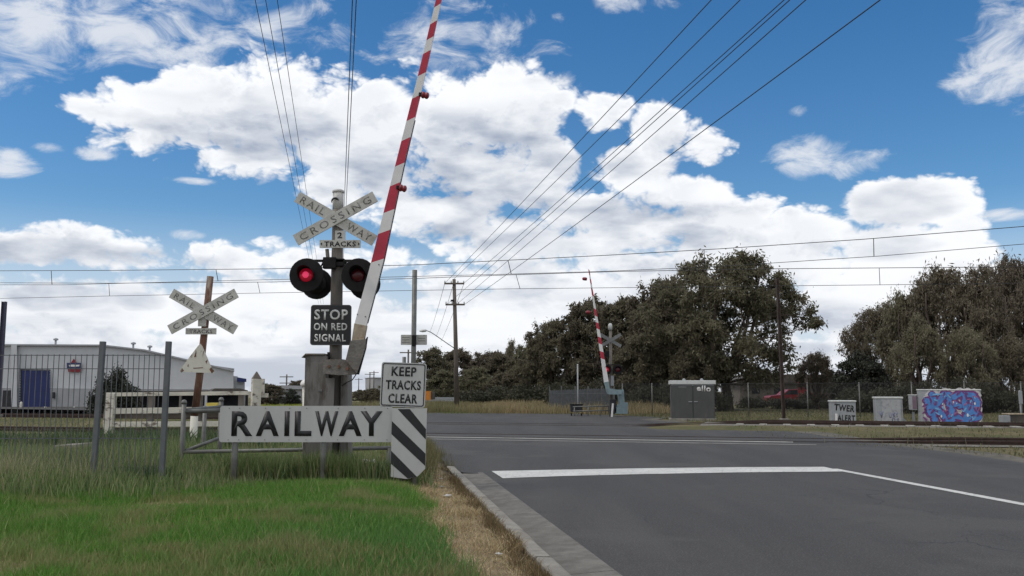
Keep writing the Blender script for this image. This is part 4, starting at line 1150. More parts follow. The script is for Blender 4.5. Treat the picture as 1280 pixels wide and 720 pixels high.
# distant trees on the left, beyond the boom mechanism
GD = 'distant trees left of the boom mechanism'
tree('full', 341, 480, 40, 120, 'dark distant tree right of the pointed timber post', GD, zb=-.6)
tree('dome', 365, 486, 26, 105, 'dark green clipped tree left of the white cone-headed post', GD, name='distant_tree', zb=-.6)
tree('round', 330, 478, 30, 150, 'faint tree line behind the pointed timber post', GD, zb=-.6)
tree('round', 372, 474, 40, 190, 'far low tree above the pale sheds', GD, zb=-.6)
tree('round', 396, 476, 40, 170, 'far low tree behind the mechanism box', GD, zb=-.6)
GE = 'distant trees between mast and signs'
tree('round', 452, 486, 30, 150, 'small distant tree just right of the signal mast foot', GE)
tree('round', 466, 484, 34, 130, 'rounded distant tree between the mast and the KEEP sign', GE)
tree('full', 482, 480, 36, 120, 'distant dark tree at the left edge of the KEEP sign', GE)

# ------------------------------------------------------------------ buildings on the left
YW = 75.0
def slab(name, mtl, parent, O, pts, Y0, Y1):
    ps_ = [W(x, y, Y0) for x, y in pts]
    mb = MB().prism([(p.x - O[0], p.z - O[2]) for p in ps_], Y0 - O[1], Y1 - O[1])
    for v in mb.bm.verts: v.co.x += (v.co.y - (Y0 - O[1])) * BSH     # the blocks follow their own street, at a slant
    return mb.build(name, mtl, parent)
BSH = -.36
OW = Vector((W(100, 516, YW).x, YW, -.75))
wh = thing('warehouse', 'long pale grey metal warehouse with a blue roller door behind the bar fence', 'warehouse', OW)
slab('wall', M_wall, wh, OW, [(-190, 430.5), (128, 432), (180, 438), (262, 457), (292, 464), (292, 487), (-190, 484)], YW, YW + 34)
slab('lower_wall', M_walldark, wh, OW, [(-190, 484.3), (292, 487.3), (292, 524), (-190, 524)], YW - .12, YW + 33.9)
slab('roof', M_roof, wh, OW, [(-191, 429), (128, 430.6), (181, 436.6), (263, 455.8), (293, 462.8), (293, 464.4), (262, 457.4), (180, 438.4), (128, 432.4), (-191, 430.9)], YW - .25, YW + 34.2)
dr = slab('roller_door', M_blue, wh, OW, [(27, 463), (62, 463.5), (62, 515), (27, 515)], YW - .2, YW - .125)
mb = MB()
p0, p1 = W(27, 463, YW), W(62, 515, YW)
for i in range(1, 16):
    z = p1.z + (p0.z - p1.z) * i / 16 - OW.z; mb.box(((p0.x + p1.x) / 2 - OW.x, -.205, z), (p1.x - p0.x - .06, .02, .07))
mb.build('door_slats', M_blue, dr)
slab('door_surround', M_dark, wh, OW, [(25.5, 461.5), (63, 462), (63, 463.2), (27, 462.8), (27, 515), (25.5, 515)], YW - .24, YW - .13)
slab('pilaster', M_wall, wh, OW, [(14, 431), (21, 431), (21, 522), (14, 522)], YW - .35, YW - .13)
bd = slab('badge', M_red, wh, OW, [(84.5, 460.5), (101, 460.5), (100, 465), (85.5, 465)], YW - .22, YW - .13)
slab('badge_band', mat('badge_navy', (.03, .04, .11), .5), wh, OW, [(83.3, 453.5), (101.5, 453.5), (101.8, 460.4), (83.8, 460.4)], YW - .26, YW - .14)
slab('badge_mark', M_spraywhite, wh, OW, [(86, 456.4), (90, 455.6), (95, 456), (99.5, 455.8), (99, 458), (92, 458.4), (86.5, 458.2)], YW - .275, YW - .262)
slab('badge_peak', M_red, wh, OW, [(88.5, 453.4), (96, 453.4), (92.3, 448.2)], YW - .22, YW - .13)
p = W(69, 494, YW); MB().box((p.x - OW.x, -.25, p.z - OW.z), (.16, .2, .5), None, .03).build('wall_lamp', M_dark, wh)
for px, py in ((69.5, 429), (166.5, 434), (187, 438)):
    p = W(px, py, YW + 4); mb = MB(); mb.cyl((p.x - OW.x, 4, p.z - OW.z - .4), (p.x - OW.x, 4, p.z - OW.z + .3), .09, n=8)
    mb.lathe([(0, .2), (.12, .22), (.2, .05)], (p.x - OW.x, 4, p.z - OW.z + .25), (0, 0, 1), n=10); mb.build('roof_vent', M_roof, wh)
p = W(11, 505, YW); MB().box((p.x - OW.x, -.22, p.z - OW.z), (.8, .12, 2.2), None, .02).build('side_door', M_dark, wh)
for px, lb_ in ((25.5, 'white bollard at the left side of the blue roller door'), (56, 'white bollard in front of the right side of the blue roller door'), (91.5, 'lone white bollard under the red badge on the warehouse')):
    p = W(px, 520, YW - 3); mb = MB(); z = W(px, 504 if px < 30 else 510, YW - 3).z
    mb.lathe([(0, .10), (z + .85, .10), (z + .93, .08), (z + .97, .03)], (0, 0, 0), (0, 0, 1), n=12)
    o = mb.build('bollard', M_peel, None, (p.x, YW - 3, -.85)); tag(o, lb_, 'bollard', 'bollards by the warehouse')
# second works building with loading openings
YF = 92.0
OF = Vector((W(280, 505, YF).x, YF, -.8))
fa = thing('factory_building', 'smaller pale building with dark loading opening right of the warehouse', 'building', OF)
slab('wall', M_wall, fa, OF, [(240, 458), (268, 458.5), (292, 462), (292, 505), (240, 505)], YF, YF + 18)
slab('roof', M_roof, fa, OF, [(239, 456.5), (268, 457), (293, 460.6), (293, 461.9), (268, 458.4), (239, 457.9)], YF - .2, YF + 18.2)
slab('opening', M_dark, fa, OF, [(265.5, 477), (288.5, 477.5), (288.5, 486.5), (265.5, 486.5)], YF - .12, YF - .02)
slab('window', M_glass, fa, OF, [(255.8, 469.3), (260.5, 469.3), (260.5, 475.5), (255.8, 475.5)], YF - .12, YF - .02)
slab('lower_opening', M_dark, fa, OF, [(251, 482.5), (263.5, 482.5), (263.5, 490), (251, 490)], YF - .12, YF - .02)
slab('annex_wall', M_wall, fa, OF, [(292.3, 470), (297, 470.3), (297, 477), (306, 477.3), (306, 500), (292.3, 500)], YF + .5, YF + 14)
slab('annex_roof', M_blue, fa, OF, [(296.5, 471.5), (308, 473.5), (308, 477.5), (296.5, 477)], YF - .1, YF + .4)
# brown roofed open shed in front of it
YS = 60.0
OS = Vector((W(280, 510, YS).x, YS, -.45))
shd = thing('open_shed', 'low dark open shed with a brown roof behind the white timber fence', 'shed', OS)
slab('roof', M_brownroof, shd, OS, [(262, 490.5), (268, 485.5), (300, 485.5), (310, 488), (310, 490.5)], YS, YS + 6)
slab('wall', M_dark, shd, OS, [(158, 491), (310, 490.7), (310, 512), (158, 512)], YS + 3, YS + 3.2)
slab('low_roof', M_brownroof, shd, OS, [(156, 489), (262, 488), (262, 490.9), (156, 491)], YS + 1, YS + 6)
for px in (160, 176, 205, 226, 258, 300, 305):
    p = W(px, 491, YS + 1); MB().bar((p.x - OS.x, 1, 0), (p.x - OS.x, 1, p.z - OS.z), .14, .14).build('post', M_wall if px > 250 else M_pole, shd)
yb_ = W(268, 503, 50)
t = thing('skip_bin', 'small yellow skip behind the timber fence rails', 'bin', (yb_.x, 50, gzf(yb_.x, 50)))
MB().prism([(-.26, .35), (.25, .35), (.30, .74), (-.30, .74)], -.4, .4).build('body', M_yellow, t)
MB().box((0, 0, .17), (.4, .6, .36)).build('base', M_dark, t)
# grey sheds far beyond the pointed post
YD = 140.0
OD = Vector((W(360, 500, YD).x, YD, -.8))
fs_ = thing('distant_shed', 'far low grey shed roofs right of the pointed timber post', 'shed', OD)
slab('roof', M_roof, fs_, OD, [(345, 486), (352, 481.5), (386, 482.5), (392, 487)], YD, YD + 12)
slab('wall', M_walldark, fs_, OD, [(346, 487), (391, 487.4), (391, 503), (346, 503)], YD + .5, YD + 11.5)
YT = 330.0
OT = Vector((W(472, 500, YT).x, YT, 0))
fb = thing('distant_block', 'far grey tower block behind the gap left of the KEEP sign', 'building', OT)
slab('wall', M_walldark, fb, OT, [(466.5, 472.5), (478, 472.8), (478, 500), (466.5, 500)], YT, YT + 14)
slab('parapet', M_roof, fb, OT, [(466, 471.6), (478.5, 471.9), (478.5, 472.7), (466, 472.4)], YT - .3, YT + 14.3)

# ------------------------------------------------------------------ red car and pale house behind the gums
def car(px, py, Y, label, rot=0, s=1.0):
    p = W(px, py, Y); z = gzf(p.x, Y)
    t = thing('parked_car', label, 'car', (p.x, Y, z), rot, 'red cars behind the trees')
    prof = [(-2.2, .35), (-2.25, .75), (-2.05, .88), (-1.1, .98), (-.55, 1.42), (.85, 1.46), (1.65, 1.02), (2.2, .95), (2.28, .6), (2.2, .35)]
    MB().prism(prof, -.86, .86).build('body', M_red, t)
    for y in (-.865, .865):
        MB().prism([(-.95, 1.0), (-.5, 1.36), (.8, 1.39), (1.4, 1.03)], y - .008, y + .008).build('window', M_glass, t)
    for x in (-1.4, 1.4):
        for y in (-.78, .78):
            w = MB().lathe([(0, .30), (.02, .33), (.18, .33), (.2, .30)], (x, y - .1, .33), (0, 1, 0), n=18).build('wheel', M_dark, t)
            MB().lathe([(0, .19), (.012, .19)], (x, y + (.105 if y > 0 else -.105) - .006, .33), (0, 1, 0), n=14).build('rim', M_steel, w)
    t.scale = (s, s, s); return t
car(990, 500, 80, 'red car glimpsed behind the rusty mast and wire fence', .04)
car(1044, 500, 82, 'dull red car just above the cabinet with black writing', -.05)
rp = W(977, 500, 84)
t = thing('red_hoarding', 'upright bright red panel standing left of the rusty mast behind the red car', 'panel', (rp.x, 78.2, gzf(rp.x, 78)))
z1 = W(977, 478, 78.2).z - gzf(rp.x, 78)
MB().box((0, 0, z1 - .65), (.55, .12, 1.3), None, .02).build('panel', M_red, t); MB().cyl((0, .09, -.2), (0, .09, z1 - .1), .04, n=8).build('post', M_steel, t)
YH = 88.0; BSH = 0
OH = Vector((W(1000, 505, YH).x, YH, -.1))
ho = thing('pale_house', 'pale low house half hidden behind the gums and the red cars', 'house', OH)
slab('wall', mat('house_brick', (.13, .115, .10), .85, .2, 3), ho, OH, [(925, 478), (1062, 478), (1062, 506), (925, 506)], YH, YH + 8)
slab('roof', M_brownroof, ho, OH, [(920, 478.4), (936, 468), (1050, 468), (1067, 478.4)], YH - .6, YH + 8.6)
for x0 in (940, 968, 1002, 1032): slab('window', M_glass, ho, OH, [(x0, 484), (x0 + 10, 484), (x0 + 10, 492), (x0, 492)], YH - .06, YH + .02)

# ------------------------------------------------------------------ power pole, its lamp and the cables
YP = 60.0
pp = W(571, 517, YP); gp = gzf(pp.x, YP)
PB = Vector((pp.x, YP, gp))
po = thing('power_pole', 'tall timber power pole with two crossarms and a street lamp on a long arm', 'power pole', PB)
def PP(px, py): p = W(px, py, YP); return Vector((p.x - PB.x, 0, p.z - PB.z))
a, b = PP(571, 517), PP(567.6, 349)
MB().tube([(a.x, 0, -.3), ((a.x + b.x) / 2 + .02, 0, b.z / 2), (b.x, 0, b.z)], [.17, .14, .11], n=10).build('pole', M_crossarm, po)
for (x0, x1, y) in ((555.5, 580.5, 354.8), (557, 581, 381)):
    p, q = PP(x0, y), PP(x1, y)
    arm_ = MB().bar((p.x, -.15, p.z), (q.x, -.15, q.z), .11, .09).build('crossarm', M_crossarm, po)
    for f in (.03, .35, .68, .97):
        m = p.lerp(q, f); MB().lathe([(0, .03), (.05, .05), (.08, .03), (.11, .05), (.15, .02)], (m.x, -.15, m.z + .045), (0, 0, 1), n=8).build('insulator', M_cablid, arm_)
la = [PP(570.5, 437), PP(560, 430), PP(545, 419.5), PP(538, 415), PP(533, 413.4)]
MB().tube([(p.x, -.1 - .02 * i, p.z) for i, p in enumerate(la)], .028, n=6).build('lamp_arm', M_steel, po)
h = PP(529, 413.3); MB().lathe([(0, .03), (.08, .09), (.3, .10), (.42, .06), (.5, .02)], (h.x + .26, -.2, h.z), (-1, 0, -.08), n=10).build('lamp_head', M_cablid, po)
j = PP(565.5, 376); MB().box((j.x, -.14, j.z), (.2, .1, .12)).build('fuse_box', M_lamp, po)

def cable(pts, r, name, label, cat, group=None, n=5):
    """a cable object: local origin at its first point"""
    o = Vector(pts[0]); mb = MB(); mb.tube([Vector(p) - o for p in pts], r, n=n)
    ob_ = mb.build(name, M_wire, None, o); return tag(ob_, label, cat, group)
def span(a, b, sag, n=16):
    return [a.lerp(b, i / n) + Vector((0, 0, -sag * 4 * (i / n) * (1 - i / n))) for i in range(n + 1)]
def up_ray(px, py, z):
    d = ray(px, py); t = (z - CAM_Z) / d.z; return Vector((d.x * t, d.y * t, z))
GP_ = 'power cables from the tall pole up to the right'
for (sx_, sy_, ex, z, r, lb_) in ((556, 354, 889, 8.9, .0105, 'leftmost of the black cables fanning from the power pole to the upper right'), (567, 349, 925, 9.0, .0105, 'second black cable from the left fanning to the upper right'),
        (580, 354, 980, 8.9, .0105, 'upper one of the close middle pair of black cables in the right sky'), (558, 381, 987, 7.9, .0095, 'lower one of the close middle pair of black cables in the right sky'),
        (570, 381, 1007, 7.8, .0095, 'black cable just right of the close middle pair in the right sky'), (580, 381, 1100, 7.8, .0115, 'rightmost black cable crossing the right sky')):
    a = W(sx_, sy_, YP - .15); b = up_ray(ex, 0, z); e = b + (b - a) * .75
    cable(span(a, b, .06, 16) + span(b, e, .03, 6)[1:], r, 'power_cable', lb_, 'cable', GP_)
for (sx_, ex, ey, lb_) in ((556, 537, 408, 'left of the thin cables dropping from the power pole behind it'), (567, 545, 413, 'middle of the thin cables dropping behind the power pole'), (580, 551, 419, 'right one of the thin cables dropping behind the power pole')):
    a = W(sx_, 354, YP - .1); b = W(ex, ey + 8, YP + 60); cable(span(a, b, .25), .014, 'far_cable', lb_, 'cable', 'cables behind the power pole')
# far power poles of the left line
def small_pole(px, ptop, Y, label, arms=2, zb=-.4):
    p = W(px, ptop, Y); t = thing('distant_pole', label, 'power pole', (p.x, Y, zb), 0, 'distant power poles')
    h = p.z - zb
    MB().cyl((0, 0, -.2), (0, 0, h), .15, .11, n=8).build('pole', M_crossarm, t)
    for k in range(arms): MB().bar((-1.1, -.15, h - .4 - 1.0 * k), (1.1, -.15, h - .4 - 1.0 * k), .14, .12).build('crossarm', M_crossarm, t)
    return t
small_pole(358.5, 468, 150, 'dark distant pole with crossarm above the far shed', 2)
small_pole(462.5, 465.5, 200, 'thin distant pole just left of the far tower block', 1)
small_pole(467.5, 463.5, 210, 'taller distant pole at the left edge of the far tower block', 1)
small_pole(448.5, 472.5, 260, 'faintest distant pole right of the mast foot', 1)
small_pole(510.5, 437, 120, 'distant pole left of the steel post with the small plate', 1)
# left line: cables running away over the signal
GL = 'power cables running over the near signal'
endp = W(400, 458, 150)
for (ex, z, lb_, dx) in ((319.5, 8.6, 'leftmost thin cable of three in the left sky', -1.0), (332.5, 8.6, 'middle thin cable of three in the left sky', -.2), (347, 8.6, 'right one of the three thin cables in the left sky', .7),
                        (440.5, 8.3, 'left one of the cable pair running down behind the mast', 1.0), (445.3, 8.3, 'right one of the cable pair running down behind the mast', 1.35)):
    b = up_ray(ex, 0, z); vp = ray(421, 489); a = b + Vector((vp.x, vp.y, 0)).normalized() * 62 ; a.z = z
    e = b + (b - a) * .3; e.z = z
    cable(span(a, e, .05 if ex < 400 else .02, 14), .0075 if ex < 400 else .0105, 'power_cable', lb_, 'cable', GL)

# ------------------------------------------------------------------ overhead wires of the railway
def on_track_plane(px, py, n):
    d = ray(px, py); o = Vector((0, 0, CAM_Z)); q = TO + TN * n
    t = (q - o).dot(TN) / d.dot(TN); return o + d * t
NW1, NW2 = .8, T2 + .8
def wire(pixels, n, r, name, label):
    ps_ = [on_track_plane(x, y, n) for x, y in pixels]
    a = ps_[0] + (ps_[0] - ps_[1]).normalized() * 25; a.z = ps_[0].z + .05
    b = ps_[-1] + (ps_[-1] - ps_[-2]).normalized() * 12; b.z = ps_[-1].z
    return cable([a] + ps_ + [b], r, name, label, 'cable', 'overhead railway wires')
wire([(0, 338.5), (135, 338), (340, 336), (520, 331), (640, 325), (760, 319), (900, 311), (1080, 299), (1280, 283)], NW1, .0095, 'overhead_wire', 'topmost overhead railway wire crossing the whole sky')
wire([(0, 356), (80, 356), (275, 351), (500, 346), (640, 342.5), (760, 339), (900, 333), (1100, 320), (1280, 305)], NW1, .0078, 'overhead_wire', 'second overhead railway wire, close under the topmost one')
wire([(0, 353.5), (135, 354), (340, 352.5), (520, 348), (640, 343.5), (780, 339.2), (960, 336), (1150, 334.5), (1280, 333.5)], NW2, .0115, 'overhead_wire', 'third overhead railway wire, nearly touching the second at left')
wire([(0, 373), (135, 370), (340, 366), (520, 363), (640, 361), (780, 359.5), (960, 357.5), (1150, 355.5), (1280, 354)], NW2, .0095, 'overhead_wire', 'lowest overhead railway wire just above the trees')
for (x, y0, x1, y1, n, lb_) in ((64, 338.5, 65, 355.5, NW1, 'wire dropper near the left edge, upper pair'), (270, 337.3, 272.5, 351, NW1, 'wire dropper just right of the leaning crossbuck post top'), (635, 325.4, 639, 342.5, NW1, 'upper wire dropper in the middle of the sky'),
        (880, 312, 881, 334, NW1, 'wire dropper above the biggest gum'), (1092, 298, 1092.5, 320.5, NW1, 'wire dropper above the right group of gums'), (136, 354, 137, 370, NW2, 'lower wire dropper in the left sky'), (322, 352.6, 325, 366.5, NW2, 'lower wire dropper right of the leaning crossbuck'), (645, 343.3, 650, 361, NW2, 'lower wire dropper in the middle of the sky'), (1099, 334.8, 1100, 356, NW2, 'lower wire dropper between the two gum groups')):
    a, b = on_track_plane(x, y0, n), on_track_plane(x1, y1, n); cable([a, b], .011, 'wire_dropper', lb_, 'cable', 'droppers between the overhead wires', n=5)

# masts of the railway
def rail_mast(p0, p1, Y, r, m, label, zb=None):
    b = W(*p0, Y); a = W(*p1, Y); z = gzf(b.x, Y)
    t = thing('railway_mast', label, 'mast', (b.x, Y, z))
    h = a.z - z; dx = a.x - b.x; mb = MB()
    for s in (-1, 1): mb.bar((s * r, 0, -.3), (dx + s * r * .9, 0, h), .02, r * 2)
    mb.bar((0, 0, -.3), (dx, 0, h), r * 2 - .022, .02)
    mb.build('column', m, t)
    MB().box((0, 0, .03), (r * 6, r * 6, .2), None, .02).build('footing', M_concrete, t)
    return t
rail_mast((980, 525), (971.5, 348), 39.5, .058, mat('mast_brown', (.052, .035, .030), .8, .3, 5, dirt=(.10, .085, .075), dscale=5, dlo=.5, dhi=.7, stretch=(1, 1, .3)), 'rusty brown railway mast in front of the biggest gum')
m2 = rail_mast((-4, 530), (5.5, 377), 41, .085, mat('mast_bluegrey', (.05, .05, .085), .6, .15, 4), 'dark mast leaning in at the left edge')
# steel post with a small plate
YQ = 28.0
qb = W(515, 540, YQ); gq = gzf(qb.x, YQ)
t = thing('steel_post', 'tall grey steel post with a small faded plate behind the KEEP TRACKS CLEAR sign', 'post', (qb.x, YQ, gq))
def QP(px, py): p = W(px, py, YQ); return (p.x - qb.x, p.z - gq)
a, b = QP(515.5, 540), QP(518.5, 337.5)
MB().cyl((a[0], 0, -.3), (b[0], 0, b[1]), .078, .075, n=12).build('post', M_steel, t)
c = QP(517, 424.6); pq = MB().prism(rrect(.80, .31, .02, cx=c[0], cz=c[1]), .085, .10).build('plate', M_blade, t)
for k, (dx, wd) in enumerate(((-.25, .24), (-.25, .22), (-.25, .23), (.24, .2), (.24, .22))):
    zz = c[1] + (.075 - .075 * (k if k < 3 else k - 2.6)); MB().box((c[0] + dx, .0835, zz), (wd, .003, .022)).build('faded_line', M_fadedletter, pq)
MB().box((c[0] + .02, -.06, c[1] - .03), (.13, .12, .34), None, .03).build('clamp', M_lamp, t)
c2 = QP(504, 446); MB().cyl((c2[0] + .02, .1, -.2), (c2[0] + .02, .1, c2[1]), .055, n=10).build('short_post', M_steel, t)

# ------------------------------------------------------------------ the far crossing
YX = 46.0
xb = W(763.5, 521, YX); XB = Vector((xb.x, YX, gzf(xb.x, YX)))
fsg = thing('crossing_signal', 'far crossing signal seen beyond the tracks, red lamp lit under grey crossed blades', 'crossing signal', XB)
def XP(px, py, Y=YX): p = W(px, py, Y) - XB; return (p.x, p.z)
M_farblade = mat('far_blade', (.17, .175, .175), .6, .15, 6)
a = XP(763, 412); MB().cyl((0, 0, -.3), (a[0], 0, a[1]), .085, .07, n=12).build('mast', M_pole, fsg)
a2 = XP(762.8, 411); MB().lathe([(0, .10), (.25, .10), (.32, .06)], (a2[0], -.02, a2[1] - .05), (0, 0, 1), n=12).build('mast_cap', M_cablid, fsg)
c = XP(763, 425.5); 
for an in (R(30), R(-30)): 
    ca, sa = math.cos(an), math.sin(an); Lb, wb = 1.2, .16; yy = -.13 if an > 0 else -.105
    MB().prism([(c[0] + x * ca - z * sa, c[1] + x * sa + z * ca) for x, z in ((-Lb / 2, -wb / 2), (Lb / 2, -wb / 2), (Lb / 2, wb / 2), (-Lb / 2, wb / 2))], yy, yy + .02).build('blade', M_farblade, fsg)
for px, lit in ((757.5, True), (771.5, False)):
    x, z = XP(px, 462); lamp_unit(fsg, x, z, -.22, -1, lit, r=.26, lr=.13)
c = XP(764, 456); MB().bar((c[0] - .3, -.1, c[1]), (c[0] + .3, -.1, c[1]), .04, .04).build('crossarm', M_lamp, fsg)
c = XP(758.5, 443); MB().box((c[0], -.13, c[1]), (.22, .05, .34), None, .02).build('plate', M_lamp, fsg)
c = XP(765, 476); MB().box((c[0], -.14, c[1]), (.16, .05, .5), None, .02).build('side_plate', M_cabpale, fsg)
fbm_ = thing('boom_barrier', 'far raised red and white boom with a light blue mechanism', 'boom barrier', XB + Vector((.25, -.05, 0)))
O2 = XB + Vector((.25, -.05, 0))
def ZP(px, py, Y=YX): p = W(px, py, Y) - O2; return (p.x, p.z)
MB().prism([ZP(772, 487), ZP(779, 487), ZP(780, 503), ZP(784, 503), ZP(784, 517), ZP(768, 517), ZP(768, 510), ZP(774, 505)], -.2, .35).build('mechanism_box', M_skyblue, fbm_)
MB().prism([ZP(757.5, 485), ZP(776, 488), ZP(776, 493), ZP(760, 493)], -.42, -.22).build('counterweight_arm', M_skyblue, fbm_)
MB().prism([ZP(754, 478), ZP(759.5, 477), ZP(762, 492), ZP(758, 492)], -.40, -.24).build('boom_root', M_skyblue, fbm_)
MB().box((ZP(766, 508)[0], -.05, ZP(766, 508)[1]), (.35, .3, .7), None, .03).build('base_box', M_dark, fbm_)
fcut = [478, 449, 440, 430.5, 422, 412, 404, 396, 387, 371, 362, 356, 350, 345, 338.5]
def fb_edge(y):
    f = (478 - y) / 140; cx = 757 - (757 - 735.3) * f; hw = 2.9 - 2.2 * min(1, f * 1.02); return cx, hw
for k, (ya, yb) in enumerate(zip(fcut, fcut[1:])):
    (xa, wa), (xb2, wb2) = fb_edge(ya), fb_edge(yb); sk = .9
    pts = [ZP(xa - wa, ya - (sk if k else 0)), ZP(xa + wa, ya + (sk if k else 0)), ZP(xb2 + wb2, yb + sk), ZP(xb2 - wb2, yb - sk)]
    MB().prism(pts, -.36, -.28).build('boom_stripe' if k % 2 else 'boom_section', M_boomred if k % 2 else M_boomwhite, fbm_)
for (px, py) in ((739, 391.5), (734.5, 350)):
    x, z = ZP(px - (0 if py > 380 else 0), py); MB().lathe([(0, .07), (.08, .09), (.2, .08), (.24, .03)], (x - .06, -.32, z), (-1, 0, .1), n=10).build('boom_lamp', M_boomlamp, fbm_)
MB().bar((ZP(764.6, 504)[0], -.5, ZP(764.6, 504)[1]), (ZP(763, 523)[0], -.5, ZP(763, 523)[1]), .09, .05).build('marker_stake', M_spraywhite, fbm_)
# far handrail with a black box
YR = 47.0
hb0 = W(740, 519, YR); HB = Vector((hb0.x, YR, gzf(hb0.x, YR)))
fh = thing('pipe_handrail', 'far grey handrail left of the far signal', 'handrail', HB)
def RP(px, py): p = W(px, py, YR) - HB; return (p.x, 0, p.z)
for px in (718, 735, 750, 762):
    a = RP(px, 508); MB().cyl((a[0], 0, -.2), (a[0], 0, a[2]), .03, n=8).build('post', M_steel, fh)
MB().tube([RP(716, 508.5), RP(764, 507.5)], .03, n=8).build('rail', M_steel, fh); MB().tube([RP(716, 514), RP(764, 513)], .03, n=8).build('rail', M_steel, fh)
b = W(720.5, 518, YR + .5); t = thing('relay_box', 'low black box beside the far handrail', 'box', (b.x, YR + .5, gzf(b.x, YR)))
z1 = W(720.5, 506, YR + .5).z - gzf(b.x, YR)
MB().box((0, 0, z1 / 2 + .12), (.62, .4, z1 - .22), None, .03).build('body', M_dark, t); MB().box((0, 0, z1 + .02), (.68, .46, .04), None, .01).build('lid', M_lamp, t)
MB().box((-.26, 0, .06), (.06, .3, .2)).build('leg', M_lamp, t); MB().box((.26, 0, .06), (.06, .3, .2)).build('leg', M_lamp, t)
p = W(722.5, 517, 49); t = thing('thin_pole', 'thin grey pole standing above the black box by the far handrail', 'pole', (p.x, 49, gzf(p.x, 49)))
z1 = W(722.5, 456, 49).z - gzf(p.x, 49); MB().cyl((0, 0, -.2), (0, 0, z1), .04, n=8).build('pole', M_cabpale, t); MB().lathe([(0, .045), (.03, .05), (.05, .01)], (0, 0, z1 - .01), (0, 0, 1), n=8).build('pole_cap', M_cablid, t)

# slatted grey fence beyond the far signal
YZ = 53.0
z0 = W(724, 519, YZ); ZO = Vector((z0.x, YZ, gzf(z0.x, YZ)))
pf = thing('palisade_fence', 'grey slatted steel fence behind the far handrail', 'fence', ZO)
xa, xb_ = W(687, 500, YZ + 3).x - ZO.x, W(768, 500, YZ - 2).x - ZO.x
n = 58; mb = MB()
for i in range(n + 1):
    f = i / n; x = xa + (xb_ - xa) * f; y = 3 - 5 * f; zt = W(700, 488.5 - 3 * f, YZ + y).z - ZO.z + (.04 if i % 2 else 0)
    mb.box((x, y, zt / 2), (.055, .012, zt))
mb.build('slat_panel', M_fencegrey, pf)
for f in (0, .2, .42, .62, .82, 1):
    x = xa + (xb_ - xa) * f; y = 3 - 5 * f + .06; MB().box((x, y, .75), (.07, .07, 1.66)).build('post', M_steel, pf)
for zz in (.35, 1.15): MB().bar((xa, 3.03, zz), (xb_, -1.97, zz), .05, .03).build('rail', M_fencegrey, pf)

# chain wire fence along the far side of the tracks
def mesh_mat():
    m = bpy.data.materials.new('chain_wire'); m.use_nodes = True; t = m.node_tree; t.nodes.clear()
    o = t.nodes.new('ShaderNodeOutputMaterial'); tcn = t.nodes.new('ShaderNodeTexCoord')
    w = []
    for s in (1, -1):
        mpn = t.nodes.new('ShaderNodeMapping'); mpn.inputs['Rotation'].default_value = (0, R(45) * s, 0)
        t.links.new(tcn.outputs['Object'], mpn.inputs[0])
        sp = t.nodes.new('ShaderNodeSeparateXYZ'); t.links.new(mpn.outputs[0], sp.inputs[0])
        f = math_node(t, 'FRACT', math_node(t, 'MULTIPLY', sp.outputs[0], 18.0)); w.append(math_node(t, 'LESS_THAN', f, .085))
    k = math_node(t, 'MAXIMUM', w[0], w[1])
    d = t.nodes.new('ShaderNodeBsdfPrincipled'); d.inputs['Base Color'].default_value = (.03, .03, .031, 1); d.inputs['Roughness'].default_value = .6
    tr = t.nodes.new('ShaderNodeBsdfTransparent'); mx = t.nodes.new('ShaderNodeMixShader')
    t.links.new(k, mx.inputs[0]); t.links.new(tr.outputs[0], mx.inputs[1]); t.links.new(d.outputs[0], mx.inputs[2]); t.links.new(mx.outputs[0], o.inputs[0])
    return m
M_chain = mesh_mat()
def FPt(px, f): return 47.0 - 9.5 * f
a = W(772, 500, 50); b = W(1330, 500, 40)
CO_ = Vector((a.x, a.y, 0)); L_ = (b - a); L_.z = 0; ang = math.atan2(L_.y, L_.x)
cf = thing('chain_wire_fence', 'long dark chain wire fence on pale posts behind the cabinets', 'fence', CO_, ang)
ln = L_.length
MB().box((ln / 2, 0, .86), (ln, .004, 1.56)).build('wire_mesh', M_chain, cf)
for px in (778, 815, 862, 935.5, 1009.5, 1074.5, 1140, 1206, 1277, 1325):
    f = None; d = ray(px, 500); den = d.x * math.sin(ang) - d.y * math.cos(ang)
    tt_ = (CO_.x * math.sin(ang) - CO_.y * math.cos(ang)) / den
    q = Vector((d.x * tt_, d.y * tt_, 0)) - CO_; x = q.length
    MB().cyl((x, .02, -.3), (x, .02, 1.68), .028, n=8).build('post', M_steel, cf)
MB().tube([(0, 0, 1.63), (ln, 0, 1.63)], .009, n=6).build('top_rail', M_wire, cf)

# ------------------------------------------------------------------ cabinets
def cabinet(px0, px1, ptop, pbot, Y, depth, label, m, mlid, name='equipment_cabinet', rot=0, doors=1, lid_over=.05, lid_h=.10, face=.6):
    a, b = W(px0, pbot, Y), W(px1, pbot, Y); top = W(px0, ptop, Y).z
    z = gzf((a.x + b.x) / 2, Y); w = b.x - a.x; h = top - z
    rot = -math.atan2(a.x + b.x, 2 * Y) * face; w = w / math.cos(rot) * (1 if face > .95 else .96)
    t = thing(name, label, 'cabinet', ((a.x + b.x) / 2, Y, z), rot)
    MB().box((0, depth / 2, h / 2 - lid_h / 2), (w, depth, h - lid_h), None, .012).build('body', m, t)
    MB().box((0, depth / 2, h - lid_h / 2), (w + 2 * lid_over, depth + 2 * lid_over, lid_h), None, .02).build('lid', mlid, t)
    MB().box((0, depth / 2, .03), (w + .16, depth + .16, .14), None, .02).build('plinth', M_concrete, t)
    return t, w, h
t, w, h = cabinet(839, 894.5, 475.5, 525, 40.5, .9, 'large dark grey two-door cabinet with pale lid and white scrawl', M_cabgrey, M_cablid, lid_over=.06, lid_h=.17)
